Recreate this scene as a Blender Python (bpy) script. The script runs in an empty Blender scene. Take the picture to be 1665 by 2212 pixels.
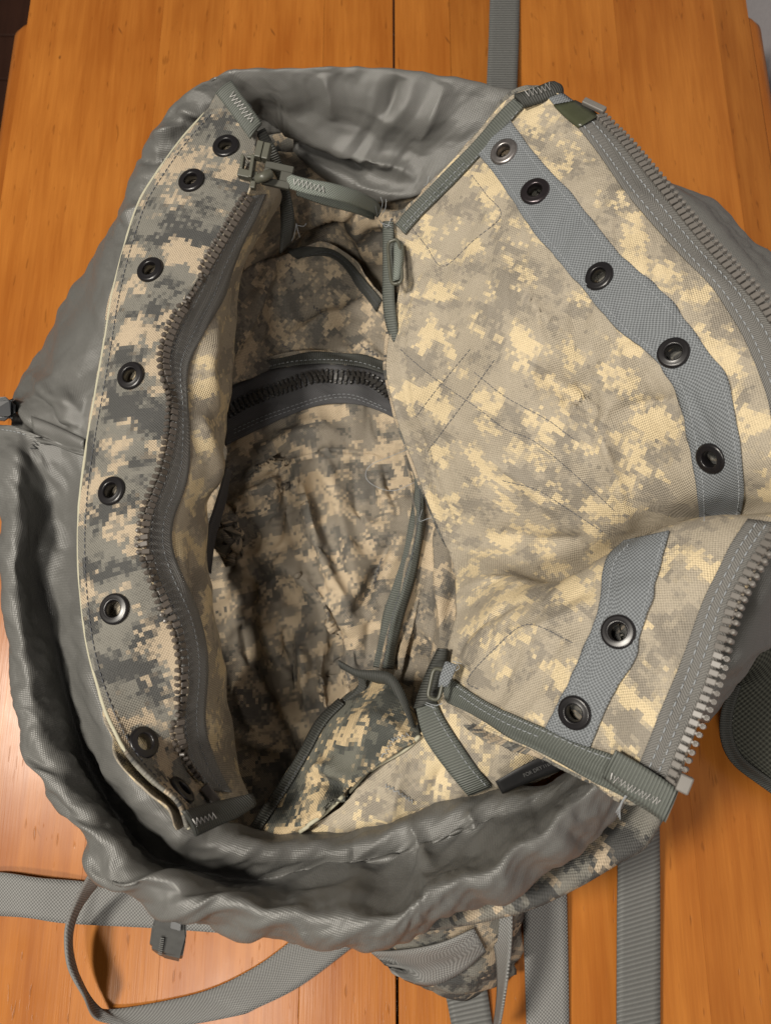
import bpy, bmesh, math, random
import numpy as np
from mathutils import Vector, Matrix
from mathutils.bvhtree import BVHTree

random.seed(7); rng = np.random.default_rng(7)
scn = bpy.context.scene
COL = scn.collection

# ------------------------------------------------------------------ camera
CAM_H, TILT, FPX, CX, CY = 0.62, math.radians(15.0), 1667.0, 832.5, 1106.0
cam_d = bpy.data.cameras.new('camera'); cam = bpy.data.objects.new('camera', cam_d); COL.objects.link(cam)
cam.location = (0, 0, CAM_H); cam.rotation_euler = (TILT, 0, 0)
cam_d.sensor_fit = 'HORIZONTAL'; cam_d.sensor_width = 36.0; cam_d.lens = 36.0 * FPX / 1665.0
cam_d.clip_start = 0.01; cam_d.clip_end = 50
cam_d.dof.use_dof = True; cam_d.dof.focus_distance = 0.50; cam_d.dof.aperture_fstop = 14.0
scn.camera = cam

# ------------------------------------------------------------------ room light
world = bpy.data.worlds.new('World'); scn.world = world; world.use_nodes = True
bg = world.node_tree.nodes['Background']; bg.inputs[0].default_value = (1.0, 0.95, 0.89, 1); bg.inputs[1].default_value = 0.09

def area(name, loc, target, size, power, col):
    d = bpy.data.lights.new(name, 'AREA'); d.shape = 'DISK'; d.size = size; d.energy = power; d.color = col
    o = bpy.data.objects.new(name, d); COL.objects.link(o); o.location = loc
    o.rotation_euler = (Vector(target) - Vector(loc)).to_track_quat('-Z', 'Y').to_euler()
    return o
area('ceiling_lamp', (-0.95, 0.02, 1.75), (0, 0.1, 0.1), 0.32, 40, (1.0, 0.93, 0.82))
area('ceiling_lamp', (-0.42, -0.78, 1.75), (0, 0.1, 0.1), 0.30, 14, (1.0, 0.94, 0.84))
scn.view_settings.view_transform = 'Standard'; scn.view_settings.look = 'None'
scn.view_settings.gamma = 1.0; scn.view_settings.exposure = 0.0

# ------------------------------------------------------------------ geometry helpers
ct, st = math.cos(TILT), math.sin(TILT)
CAMP = Vector((0, 0, CAM_H))
def ray(px, py):
    dx, dy = (px - CX) / FPX, (CY - py) / FPX
    return np.array([dx, dy * ct + st, dy * st - ct])
def at(px, py, z):
    d = ray(px, py); t = (z - CAM_H) / d[2]
    return np.array([d[0] * t, d[1] * t, z])
def project(P):
    P = np.asarray(P, float); q = P - np.array([0, 0, CAM_H])
    yc = q[..., 1] * ct + q[..., 2] * st; zc = -q[..., 1] * st + q[..., 2] * ct
    return np.stack([CX + FPX * q[..., 0] / -zc, CY - FPX * yc / -zc], -1)

def crom(C, n, t=None):
    """Catmull-Rom along axis 0 of C sampled at n even params."""
    C = np.asarray(C, float); k = len(C)
    if t is None: t = np.linspace(0, k - 1, n)
    if k == 2: return C[0] + (C[1] - C[0]) * t.reshape(-1, *([1] * (C.ndim - 1)))
    E = np.concatenate([2 * C[:1] - C[1:2], C, 2 * C[-1:] - C[-2:-1]], 0)
    i = np.clip(np.floor(t).astype(int), 0, k - 2); f = (t - i).reshape(-1, *([1] * (C.ndim - 1)))
    p0, p1, p2, p3 = E[i], E[i + 1], E[i + 2], E[i + 3]
    return 0.5 * (2 * p1 + (p2 - p0) * f + (2 * p0 - 5 * p1 + 4 * p2 - p3) * f * f + (3 * p1 - p0 - 3 * p2 + p3) * f ** 3)
def even(C, n):
    """resample a polyline smoothly and evenly by length."""
    F = crom(C, max(200, n * 4)); s = np.r_[0, np.cumsum(np.linalg.norm(np.diff(F, axis=0), axis=1))]
    q = np.linspace(0, s[-1], n)
    return np.stack([np.interp(q, s, F[:, a]) for a in range(F.shape[1])], 1)

def hashn(i, j, seed):
    h = np.sin(i * 127.1 + j * 311.7 + seed * 74.7) * 43758.5453
    return h - np.floor(h)
def vnoise(x, y, seed=0):
    xi, yi = np.floor(x), np.floor(y); fx, fy = x - xi, y - yi
    fx = fx * fx * (3 - 2 * fx); fy = fy * fy * (3 - 2 * fy)
    a, b, c, d = hashn(xi, yi, seed), hashn(xi + 1, yi, seed), hashn(xi, yi + 1, seed), hashn(xi + 1, yi + 1, seed)
    return ((a * (1 - fx) + b * fx) * (1 - fy) + (c * (1 - fx) + d * fx) * fy) * 2 - 1
def fbm(x, y, seed=0, o=3):
    r = 0; a = 1.0
    for k in range(o): r = r + a * vnoise(x * 2 ** k, y * 2 ** k, seed + k); a *= 0.5
    return r

def smooth01(a, b, x):
    t = np.clip((x - a) / (b - a), 0, 1); return t * t * (3 - 2 * t)

class Patch:
    def __init__(s, rows, res=0.0028, nmax=(420, 260), world_rows=False):
        C = np.array(rows, float) if world_rows else np.array([[at(*p) for p in r] for r in rows])
        Li = np.linalg.norm(np.diff(C, axis=0), axis=2).sum(0).max(); Lj = np.linalg.norm(np.diff(C, axis=1), axis=2).sum(1).max()
        n = int(np.clip(Li / res, 8, nmax[0])); m = int(np.clip(Lj / res, 8, nmax[1]))
        G = crom(C, n); G = np.swapaxes(crom(np.swapaxes(G, 0, 1), m), 0, 1)
        # even spacing in both directions (average of all lines)
        for ax in (0, 1):
            d = np.linalg.norm(np.diff(G, axis=ax), axis=2).mean(1 - ax); cs = np.r_[0, np.cumsum(d)]
            t = np.interp(np.linspace(0, cs[-1], G.shape[ax]), cs, np.arange(G.shape[ax]))
            i = np.clip(np.floor(t).astype(int), 0, G.shape[ax] - 2); f = t - i
            if ax == 0: G = G[i] * (1 - f)[:, None, None] + G[i + 1] * f[:, None, None]
            else: G = G[:, i] * (1 - f)[None, :, None] + G[:, i + 1] * f[None, :, None]
        s.X = G; s.n, s.m = G.shape[:2]; s.setuv()
    def setuv(s):
        X = s.X
        du = np.linalg.norm(np.diff(X, axis=1), axis=2); s.U = np.concatenate([np.zeros((s.n, 1)), np.cumsum(du, 1)], 1)
        dv = np.linalg.norm(np.diff(X, axis=0), axis=2); s.V = np.concatenate([np.zeros((1, s.m)), np.cumsum(dv, 0)], 0)
        k = max(3, s.m // 6)
        s.V = s.V.mean(1, keepdims=True) * 0.6 + s.V * 0.4
    def normals(s):
        a = np.gradient(s.X, axis=0); b = np.gradient(s.X, axis=1); nn = np.cross(b, a)
        nn /= np.linalg.norm(nn, axis=2, keepdims=True) + 1e-12
        to = np.array([0, 0, CAM_H]) - s.X
        if (nn * to).sum(2).mean() < 0: nn = -nn
        return nn
    def relax(s, ex=(1.04, 1.04), iters=80, pin='rows', keep=0.02, grav=0.0, amp=0.002, freq=40, seed=1, bend=0.35, mask=None, stiff=0.0):
        """settle slack cloth: distance constraints + bending, pinned borders -> natural buckles."""
        X0 = s.X.copy(); X = X0 + s.normals() * (fbm(s.U * freq, s.V * freq, seed) * amp)[..., None]
        w = np.ones((s.n, s.m, 1))
        if 'i0' in pin: w[0] = 0
        if 'i1' in pin: w[-1] = 0
        if 'j0' in pin: w[:, 0] = 0
        if 'j1' in pin: w[:, -1] = 0
        if mask is not None: w *= mask[..., None]
        var_i = 1 + (ex[0] - 1) * (1 + 0.8 * vnoise(s.U * 14, s.V * 14, seed + 9)); var_j = 1 + (ex[1] - 1) * (1 + 0.8 * vnoise(s.U * 14, s.V * 14, seed + 19))
        cons = []
        for (a, b, k, ineq) in ((1, 0, .5, 0), (0, 1, .5, 0), (1, 1, .25, 0), (1, -1, .25, 0), (2, 0, bend, 1), (0, 2, bend, 1), (4, 0, bend * .5, 1), (0, 4, bend * .5, 1), (7, 0, stiff, 1), (0, 7, stiff, 1)):
            if k == 0: continue
            if a >= s.n or abs(b) >= s.m: continue
            A = (slice(0, s.n - a), slice(0, s.m - b) if b >= 0 else slice(-b, s.m)); B = (slice(a, s.n), slice(b, s.m) if b >= 0 else slice(0, s.m + b))
            L = np.linalg.norm(X0[B] - X0[A], axis=2)
            fac = var_i[A] if b == 0 else var_j[A] if a == 0 else 0.5 * (var_i[A] + var_j[A])
            cons.append((A, B, L * fac, k, ineq))
        for it in range(iters):
            X[..., 2] -= grav * w[..., 0]
            X += keep * (X0 - X) * w
            for (A, B, L, k, ineq) in cons:
                d = X[B] - X[A]; l = np.linalg.norm(d, axis=2) + 1e-9
                c = (l - L) / l
                if ineq: c = np.minimum(c, 0)
                c = d * (c * k)[..., None] * 0.5
                X[A] += c * w[A]; X[B] -= c * w[B]
        s.X = X; s.setuv(); return s
    def refine(s, k=2):
        G = crom(s.X, s.n * k); s.X = np.swapaxes(crom(np.swapaxes(G, 0, 1), s.m * k), 0, 1); s.n, s.m = s.X.shape[:2]; s.setuv(); return s
    def noise(s, amp, fu, fv, seed=0, o=3, border=0.0):
        k = fbm(s.U * fu, s.V * fv, seed, o) * amp
        s.X = s.X + s.normals() * k[..., None]; return s
    def fold(s, pts, w, h, taper=True, sharp=None):
        """a ridge (h>0) or crease (h<0) along a line of picture points, w in picture px, h metres."""
        sharp = sharp or getattr(s, 'sh', 1.35); P = project(s.X); L = crom(np.array(pts, float), 60); best = np.full((s.n, s.m), 1e9); tt = np.zeros((s.n, s.m))
        for k in range(len(L) - 1):
            a, b = L[k], L[k + 1]; d = b - a; q = np.clip(((P - a) @ d) / (d @ d + 1e-9), 0, 1)
            e = np.linalg.norm(P - (a + q[..., None] * d), axis=2); mk = e < best
            best[mk] = e[mk]; tt[mk] = (k + q[mk]) / (len(L) - 1)
        g = np.exp(-(best / w) ** 2 * 1.2) if sharp == 1.0 else np.exp(-(best / w) ** sharp * 1.2)
        if taper: g = g * np.sin(np.clip(tt, 0, 1) * math.pi) ** 0.6
        s.X = s.X + s.normals() * (g * h)[..., None]; return s
    def crinkle(s, amp, f, seed=0, aniso=(1.0, .45), rot=.6, border=None):
        """ridged, warped creases as in handled cloth."""
        c, sn = math.cos(rot), math.sin(rot); u, v = s.U * c - s.V * sn, s.U * sn + s.V * c
        wx_ = vnoise(u * f * .6, v * f * .6, seed + 3) * .7; wy_ = vnoise(u * f * .6, v * f * .6, seed + 5) * .7
        r1 = 1 - np.abs(vnoise(u * f * aniso[0] + wx_, v * f * aniso[1] + wy_, seed)) * 2.0; r2 = 1 - np.abs(vnoise(u * f * 2.1 * aniso[1] + wy_, v * f * 2.1 * aniso[0] + wx_, seed + 7)) * 2.0
        gate = smooth01(-.35, .5, vnoise(u * f * .45, v * f * .45, seed + 11))
        k = amp * gate * (np.clip(r1, 0, 1) ** 1.5 + .45 * np.clip(r2, 0, 1) ** 1.5 - .4)
        if border is not None: k = k * border
        s.X = s.X + s.normals() * k[..., None]; return s
    def crumple(s, amp, f, seed=0, n=6, warp=.02, border=None, lo=-.2, hi=.45):
        """flat facets meeting in sharp creases, like handled thin nylon."""
        r = random.Random(seed); k = 0
        u = s.U + warp * vnoise(s.U * 9, s.V * 9, seed + 1); v = s.V + warp * vnoise(s.U * 9, s.V * 9, seed + 2)
        for i in range(n):
            th, fr, ph = r.uniform(0, math.pi), f * r.uniform(.55, 1.7), r.random()
            t = np.abs(((u * math.cos(th) + v * math.sin(th)) * fr + ph) % 1 - .5) * 4 - 1
            g = smooth01(lo, hi, vnoise(s.U * f * .45 + i * 7.3, s.V * f * .45 + i * 3.1, seed + 20 + i)); k = k + amp * t * g * (f / fr)
        if border is not None: k = k * border
        s.X = s.X + s.normals() * k[..., None]; return s
    def flatten(s, iters=160):
        """near-isometric uv: relax the grid in 2-D towards its 3-D edge lengths."""
        s.setuv(); mv = s.V.mean(1, keepdims=True) + 0 * s.V; mu = s.U - s.U[:, s.m // 2:s.m // 2 + 1]; Q = np.stack([mu, mv], -1); cons = []
        for (a, b) in ((12, 0), (0, 12), (8, 8), (8, -8), (4, 0), (0, 4), (3, 3), (3, -3), (1, 0), (0, 1), (1, 1), (1, -1)):
            if a >= s.n or abs(b) >= s.m: continue
            A = (slice(0, s.n - a), slice(0, s.m - b) if b >= 0 else slice(-b, s.m)); B = (slice(a, s.n), slice(b, s.m) if b >= 0 else slice(0, s.m + b))
            if a == 0: L = s.U[B] - s.U[A]
            elif b == 0:
                dv_ = np.linalg.norm(np.diff(s.X, axis=0), axis=2); cv = np.concatenate([np.zeros((1, s.m)), np.cumsum(dv_, 0)], 0); L = cv[B] - cv[A]
            else: L = np.linalg.norm(s.X[B] - s.X[A], axis=2)
            cons.append((A, B, L))
        for it in range(iters):
            for (A, B, L) in cons:
                d = Q[B] - Q[A]; l = np.linalg.norm(d, axis=2) + 1e-9; c = d * ((l - L) / l * .22)[..., None]; Q[A] += c; Q[B] -= c
        s.U, s.V = Q[..., 0] + .5, Q[..., 1] + .5; s.flat = True; return s
    def faces(s, holes=(), hr=0.0046):
        idx = np.arange(s.n * s.m).reshape(s.n, s.m)
        q = np.stack([idx[:-1, :-1], idx[:-1, 1:], idx[1:, 1:], idx[1:, :-1]], -1).reshape(-1, 4)
        if len(holes):
            c = s.X.reshape(-1, 3)[q].mean(1); keep = np.ones(len(q), bool)
            for h in holes: keep &= np.linalg.norm(c - np.array(h), axis=1) > hr
            q = q[keep]
        return q
    def bvh(s):
        return BVHTree.FromPolygons([Vector(p) for p in s.X.reshape(-1, 3)], s.faces().tolist())
    def build(s, name, mat, parent, thick=0.0011, holes=(), hr=0.0062, uvrot=0.0, uvoff=(0, 0), offset=-1):
        q = s.faces(holes, hr)
        # make faces look at the camera side
        nn = np.cross(np.gradient(s.X, axis=1), np.gradient(s.X, axis=0)); to = np.array([0, 0, CAM_H]) - s.X
        if (nn * to).sum(2).mean() < 0: q = q[:, ::-1]
        me = bpy.data.meshes.new(name); me.from_pydata(s.X.reshape(-1, 3).tolist(), [], q.tolist())
        uv = me.uv_layers.new(name='UVMap'); c, sn = math.cos(uvrot), math.sin(uvrot)
        U, V = s.U.ravel(), s.V.ravel(); uu = U * c - V * sn + uvoff[0]; vv = U * sn + V * c + uvoff[1]
        li = np.zeros(len(me.loops), dtype=np.int32); me.loops.foreach_get('vertex_index', li)
        uv.data.foreach_set('uv', np.stack([uu[li], vv[li]], 1).ravel())
        me.polygons.foreach_set('use_smooth', [True] * len(me.polygons)); me.materials.append(mat); me.update()
        o = bpy.data.objects.new(name, me); COL.objects.link(o)
        if parent: o.parent = parent
        if thick:
            md = o.modifiers.new('thickness', 'SOLIDIFY'); md.thickness = thick; md.offset = offset
        s.tree = s.bvh(); return o

def cast(px, py, surfs):
    d = Vector(ray(px, py)).normalized(); best = None
    for sf in surfs:
        h = sf.tree.ray_cast(CAMP, d)
        if h[0] is not None and (best is None or h[3] < best[2]): best = (np.array(h[0]), np.array(h[1]), h[3])
    if best is None: return None
    n = best[1]
    if n @ np.array(d) > 0: n = -n
    return best[0], n
def cast_line(pts, n, surfs, even_=True):
    L = even(np.array(pts, float), n); out = []; last = None
    for p in L: out.append(cast(p[0], p[1], surfs))
    good = [i for i, v in enumerate(out) if v is not None]
    if not good: raise RuntimeError('line misses surface %s' % (pts,))
    for i in range(n):
        if out[i] is None:
            g = min(good, key=lambda k: abs(k - i)); out[i] = (at(L[i][0], L[i][1], out[g][0][2]), out[g][1])
    return np.array([o[0] for o in out]), np.array([o[1] for o in out])

def ribbon(name, mat, parent, left, right, surfs, off=0.0009, thick=0.0014, res=0.003, nc=7, crown=0.0, lift=None, uvswap=False):
    """a tape or webbing laid on a cloth surface between two picture edge lines."""
    n = 60; A, _ = cast_line(left, n, surfs); L = np.linalg.norm(np.diff(A, axis=0), axis=1).sum(); n = int(np.clip(L / res, 6, 300))
    l, r = even(np.array(left, float), n), even(np.array(right, float), n)
    G = np.zeros((n, nc, 3)); N = np.zeros((n, nc, 3)); ok = np.zeros((n, nc), bool)
    for i in range(n):
        for j in range(nc):
            p = l[i] + (r[i] - l[i]) * j / (nc - 1); h = cast(p[0], p[1], surfs)
            if h is not None: G[i, j], N[i, j] = h; ok[i, j] = True
    gi = np.argwhere(ok)
    for i in range(n):
        for j in range(nc):
            if not ok[i, j]:
                k = gi[np.argmin(((gi - [i, j]) ** 2 * [1, 4]).sum(1))]; p = l[i] + (r[i] - l[i]) * j / (nc - 1)
                G[i, j] = at(p[0], p[1], G[k[0], k[1]][2]); N[i, j] = N[k[0], k[1]]
    # a tape does not jump to a layer behind: carry the neighbouring row on instead
    mid = n // 2
    for rng_ in (range(mid - 1, -1, -1), range(mid + 1, n)):
        for i in rng_:
            k = i + 1 if i < mid else i - 1
            for j in range(nc):
                if np.linalg.norm(G[i, j] - G[k, j]) > .012:
                    p = l[i] + (r[i] - l[i]) * j / (nc - 1); G[i, j] = at(p[0], p[1], G[k, j][2]); N[i, j] = N[k, j]
    # smooth the normals a little so the tape bridges small creases
    for _ in range(12):
        N[:, 1:-1] = (N[:, :-2] + 2 * N[:, 1:-1] + N[:, 2:]) / 4
        N[1:-1] = (N[:-2] + N[1:-1] * 2 + N[2:]) / 4; Gs = G.copy(); Gs[1:-1] = (G[:-2] + 2 * G[1:-1] + G[2:]) / 4; G = np.maximum(G, Gs) if False else 0.5 * (G + Gs)
    N /= np.linalg.norm(N, axis=2, keepdims=True) + 1e-9
    cr = crown * (1 - (np.linspace(-1, 1, nc)) ** 2)
    G = G + N * (off + thick + cr[None, :, None])
    p = Patch.__new__(Patch); p.X = G; p.n, p.m = n, nc; p.setuv()
    if uvswap: p.U, p.V = p.V, p.U
    o = p.build(name, mat, parent, thick); return p, o

def mesh_obj(name, verts, faces, mat, parent=None, smooth=True):
    me = bpy.data.meshes.new(name); me.from_pydata([tuple(v) for v in verts], [], [tuple(f) for f in faces]); me.materials.append(mat)
    if smooth: me.polygons.foreach_set('use_smooth', [True] * len(me.polygons))
    me.update(); o = bpy.data.objects.new(name, me); COL.objects.link(o)
    if parent: o.parent = parent
    return o
def bm_obj(name, bm, mat, parent=None, smooth=False):
    bmesh.ops.recalc_face_normals(bm, faces=bm.faces)
    me = bpy.data.meshes.new(name); bm.to_mesh(me); bm.free(); me.materials.append(mat)
    if smooth: me.polygons.foreach_set('use_smooth', [True] * len(me.polygons))
    o = bpy.data.objects.new(name, me); COL.objects.link(o)
    if parent: o.parent = parent
    return o
def tube_geo(P, r, seg=6, taper=False):
    P = np.asarray(P, float); n = len(P); T = np.gradient(P, axis=0); T /= np.linalg.norm(T, axis=1, keepdims=True) + 1e-12
    up = np.array([0.13, 0.27, 0.95]); V = []; F = []
    for i in range(n):
        a = np.cross(T[i], up); a /= np.linalg.norm(a) + 1e-9; b = np.cross(T[i], a); rr = r * (1 - 0.6 * i / n) if taper else r
        for k in range(seg):
            t = 2 * math.pi * k / seg; V.append(P[i] + rr * (math.cos(t) * a + math.sin(t) * b))
    for i in range(n - 1):
        for k in range(seg): F.append((i * seg + k, i * seg + (k + 1) % seg, (i + 1) * seg + (k + 1) % seg, (i + 1) * seg + k))
    F.append(tuple(range(seg))[::-1]); F.append(tuple((n - 1) * seg + k for k in range(seg)))
    return V, F
def merge(parts):
    V, F = [], []
    for v, f in parts:
        o = len(V); V += list(v); F += [tuple(i + o for i in q) for q in f]
    return V, F
def stitches(name, mat, parent, lines, surfs, pitch=0.0038, length=0.0027, r=0.00028, off=0.0006):
    parts = []
    for ln in lines:
        P, N = cast_line(ln, 80, surfs); s = np.r_[0, np.cumsum(np.linalg.norm(np.diff(P, axis=0), axis=1))]
        def S(q): return np.array([np.interp(q, s, P[:, a]) for a in range(3)]), np.array([np.interp(q, s, N[:, a]) for a in range(3)])
        q = 0.001
        while q + length < s[-1]:
            a, na = S(q); b, nb = S(q + length); m, nm = S(q + length / 2)
            j = random.uniform(-.12, .12) * 0.001
            if np.linalg.norm(b - a) < length * 2.2:
                parts.append(tube_geo([a + na * (off - .0006), a * .75 + b * .25 + na * off, m * 0.5 + (a + b) * .25 + nm * (off + .0001), a * .25 + b * .75 + nb * off, b + nb * (off - .0006)], r, 5))
            q += pitch * random.uniform(.93, 1.07)
    V, F = merge(parts); o = mesh_obj(name, V, F, mat, parent); o['kind'] = 'stuff'; return o
def bartack(name, mat, parent, a, b, wpx, surfs, n=14, r=0.00035, off=0.0012):
    a, b = np.array(a, float), np.array(b, float); d = b - a; nrm = np.array([-d[1], d[0]]) / np.linalg.norm(d); P = []
    for k in range(n):
        p = a + d * k / (n - 1) + nrm * wpx * (0.5 if k % 2 else -0.5) * random.uniform(.7, 1.2); h = cast(p[0], p[1], surfs)
        if h is not None: P.append(h[0] + h[1] * off)
    V, F = tube_geo(P, r, 5); return mesh_obj(name, V, F, mat, parent)
def thread(name, mat, parent, pts, r=0.00022):
    P = crom(np.array([at(*p) for p in pts]), 8 * len(pts)); V, F = tube_geo(P, r, 5); return mesh_obj(name, V, F, mat, parent)
def box_bm(bm, size, loc=(0, 0, 0), rot=None):
    m = Matrix.Translation(loc)
    if rot is not None: m = m @ rot.to_4x4()
    m = m @ Matrix.Diagonal((*size, 1)); return bmesh.ops.create_cube(bm, size=1, matrix=m)['verts']
def bevel_all(bm, off, seg=2):
    bmesh.ops.bevel(bm, geom=list(bm.edges), offset=off, segments=seg, affect='EDGES', profile=0.5)
def frame(o, x, n, scale=1.0):
    """matrix with local x along x, z along n."""
    z = np.asarray(n, float); z = z / np.linalg.norm(z); x = np.asarray(x, float); x = x - z * (x @ z); x /= np.linalg.norm(x) + 1e-9; y = np.cross(z, x)
    M = Matrix(((x[0], y[0], z[0], o[0]), (x[1], y[1], z[1], o[1]), (x[2], y[2], z[2], o[2]), (0, 0, 0, 1)))
    return M @ Matrix.Scale(scale, 4)

# ------------------------------------------------------------------ materials
def newmat(name):
    m = bpy.data.materials.new(name); m.use_nodes = True; nt = m.node_tree; b = nt.nodes['Principled BSDF']; return m, nt, b
class NT:
    def __init__(s, nt): s.nt = nt; s.b = nt.nodes['Principled BSDF']
    def n(s, typ, **kw):
        nd = s.nt.nodes.new(typ)
        for k, v in kw.items(): setattr(nd, k, v)
        return nd
    def l(s, a, b): s.nt.links.new(a, b)
    def math(s, op, a, b=None, c=None, clamp=False):
        nd = s.n('ShaderNodeMath', operation=op, use_clamp=clamp)
        for i, v in enumerate((a, b, c)):
            if v is None: continue
            if isinstance(v, (int, float)): nd.inputs[i].default_value = v
            else: s.l(v, nd.inputs[i])
        return nd.outputs[0]
    def mix(s, f, a, b, blend='MIX'):
        nd = s.n('ShaderNodeMix', data_type='RGBA', blend_type=blend)
        for sock, v in ((nd.inputs[0], f), (nd.inputs[6], a), (nd.inputs[7], b)):
            if isinstance(v, (int, float)): sock.default_value = v
            elif isinstance(v, tuple): sock.default_value = (*v[:3], 1)
            else: s.l(v, sock)
        return nd.outputs[2]
    def noise(s, vec, scale, detail=2, rough=.5, dist=0.0):
        nd = s.n('ShaderNodeTexNoise'); nd.inputs['Scale'].default_value = scale; nd.inputs['Detail'].default_value = detail
        nd.inputs['Roughness'].default_value = rough; nd.inputs['Distortion'].default_value = dist; s.l(vec, nd.inputs['Vector']); return nd.outputs['Fac']
    def vmul(s, vec, v):
        nd = s.n('ShaderNodeVectorMath', operation='MULTIPLY'); s.l(vec, nd.inputs[0]); nd.inputs[1].default_value = v; return nd.outputs[0]
    def vadd(s, vec, v):
        nd = s.n('ShaderNodeVectorMath', operation='ADD'); s.l(vec, nd.inputs[0])
        if isinstance(v, tuple): nd.inputs[1].default_value = v
        else: s.l(v, nd.inputs[1])
        return nd.outputs[0]
    def step(s, v, a, b):
        nd = s.n('ShaderNodeMapRange'); nd.interpolation_type = 'SMOOTHSTEP'; s.l(v, nd.inputs[0]); nd.inputs[1].default_value = a; nd.inputs[2].default_value = b; return nd.outputs[0]
    def bump(s, h, dist, strength=1.0, prev=None):
        nd = s.n('ShaderNodeBump'); nd.inputs['Distance'].default_value = dist; nd.inputs['Strength'].default_value = strength; s.l(h, nd.inputs['Height'])
        if prev is not None: s.l(prev, nd.inputs['Normal'])
        return nd.outputs[0]
    def uv(s):
        u = s.n('ShaderNodeUVMap'); u.uv_map = 'UVMap'; return u.outputs[0]
    def weave(s, uv, pu, pv, wob=0.0):
        """plain weave: returns height 0..1 with thread periods pu, pv (metres)."""
        sp = s.n('ShaderNodeSeparateXYZ'); s.l(uv, sp.inputs[0])
        a = s.math('SINE', s.math('MULTIPLY', sp.outputs[0], 2 * math.pi / pu)); b = s.math('SINE', s.math('MULTIPLY', sp.outputs[1], 2 * math.pi / pv))
        return s.math('MULTIPLY_ADD', s.math('MULTIPLY', a, b), 0.5, 0.5), sp

def camo(name, tan, mid, dark, pix=0.0024, scale=31.0, thr=(0.51, 0.56), wp=0.0018, contrast=0.32, rough=0.75, seed=0.0, sheen=0.0):
    m, nt, b = newmat(name); t = NT(nt); uv = t.uv()
    sn = t.n('ShaderNodeVectorMath', operation='SNAP'); t.l(t.vadd(uv, (seed, seed * .7, 0)), sn.inputs[0]); sn.inputs[1].default_value = (pix, pix, pix)
    q = t.vmul(sn.outputs[0], (1.0, 1.25, 1.0))
    wn = t.n('ShaderNodeTexWhiteNoise', noise_dimensions='2D'); t.l(sn.outputs[0], wn.inputs[0]); jit = t.math('MULTIPLY_ADD', wn.outputs['Value'], 0.10, -0.05)
    n1 = t.math('ADD', t.noise(q, scale, 3.2, .58), jit); n2 = t.math('ADD', t.noise(t.vadd(q, (3.7, 1.9, 5.0)), scale * 1.05, 3.2, .6), jit)
    n3 = t.math('ADD', t.noise(t.vadd(q, (9.1, 4.2, 2.0)), scale * 2.6, 1.0, .5), jit)
    c = t.mix(t.step(n2, thr[1] - .045, thr[1] + .045), mid, dark)
    c = t.mix(t.step(n1, thr[0] - .035, thr[0] + .035), c, tan)
    speck = t.math('MULTIPLY', t.step(n3, .655, .67), 0.75); c = t.mix(speck, c, mid)
    # yarns: light weft dots through the print
    h, sp = t.weave(uv, wp, wp)
    fz = t.noise(uv, 900, 1); big = t.noise(uv, 18, 3)
    wear = t.step(t.noise(uv, 40, 3), .35, .7); h = t.math('MULTIPLY_ADD', t.math('SUBTRACT', h, .5), t.math('MULTIPLY_ADD', wear, .9, .45), .5)
    hh = t.math('MULTIPLY_ADD', t.math('SUBTRACT', fz, .5), .7, h)
    val = t.math('ADD', t.math('MULTIPLY_ADD', hh, contrast * 2, 1 - contrast), t.math('MULTIPLY_ADD', big, .24, -.12))
    cc = t.n('ShaderNodeVectorMath', operation='SCALE'); t.l(c, cc.inputs[0]); t.l(val, cc.inputs[3])
    t.l(cc.outputs[0], b.inputs['Base Color']); b.inputs['Roughness'].default_value = rough
    b.inputs['Sheen Weight'].default_value = sheen; b.inputs['Specular IOR Level'].default_value = .18
    bp = t.bump(t.noise(uv, 55, 3), .0016, .5); t.l(t.bump(hh, .00045, .8, bp), b.inputs['Normal']); return m
def cloth(name, col, wp, contrast, rough, bumpd=.0003, spec=.35, soft=60, softd=.002, var=.2, alt=None, wpv=None, sheen=0.0):
    m, nt, b = newmat(name); t = NT(nt); uv = t.uv(); h, sp = t.weave(uv, wp, wpv or wp)
    big = t.noise(uv, 16, 3); fz = t.noise(uv, 800, 1)
    base = t.mix(h, tuple(c * (1 - contrast) for c in col), alt or tuple(min(1, c * (1 + contrast)) for c in col))
    val = t.math('ADD', t.math('MULTIPLY_ADD', big, var, 1 - var / 2), t.math('MULTIPLY_ADD', fz, .3, -.15))
    cc = t.n('ShaderNodeVectorMath', operation='SCALE'); t.l(base, cc.inputs[0]); t.l(val, cc.inputs[3]); t.l(cc.outputs[0], b.inputs['Base Color'])
    b.inputs['Roughness'].default_value = rough; b.inputs['Specular IOR Level'].default_value = spec; b.inputs['Sheen Weight'].default_value = sheen
    bp = t.bump(t.noise(uv, soft, 3), softd, .5); t.l(t.bump(h, bumpd, .8, bp), b.inputs['Normal']); return m
def grosgrain(name, col, p=0.0017, rough=.6):
    m, nt, b = newmat(name); t = NT(nt); uv = t.uv(); sp = t.n('ShaderNodeSeparateXYZ'); t.l(uv, sp.inputs[0])
    h = t.math('MULTIPLY_ADD', t.math('SINE', t.math('MULTIPLY', sp.outputs[1], 2 * math.pi / p)), .5, .5); fz = t.noise(uv, 500, 2)
    c = t.mix(h, tuple(x * .66 for x in col), tuple(x * 1.22 for x in col)); c = t.mix(t.math('MULTIPLY', fz, .45), c, tuple(x * .6 for x in col))
    t.l(c, b.inputs['Base Color']); b.inputs['Roughness'].default_value = rough; bp = t.bump(t.noise(uv, 90, 2), .001, .5); t.l(t.bump(h, .0005, .9, bp), b.inputs['Normal']); return m
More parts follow.
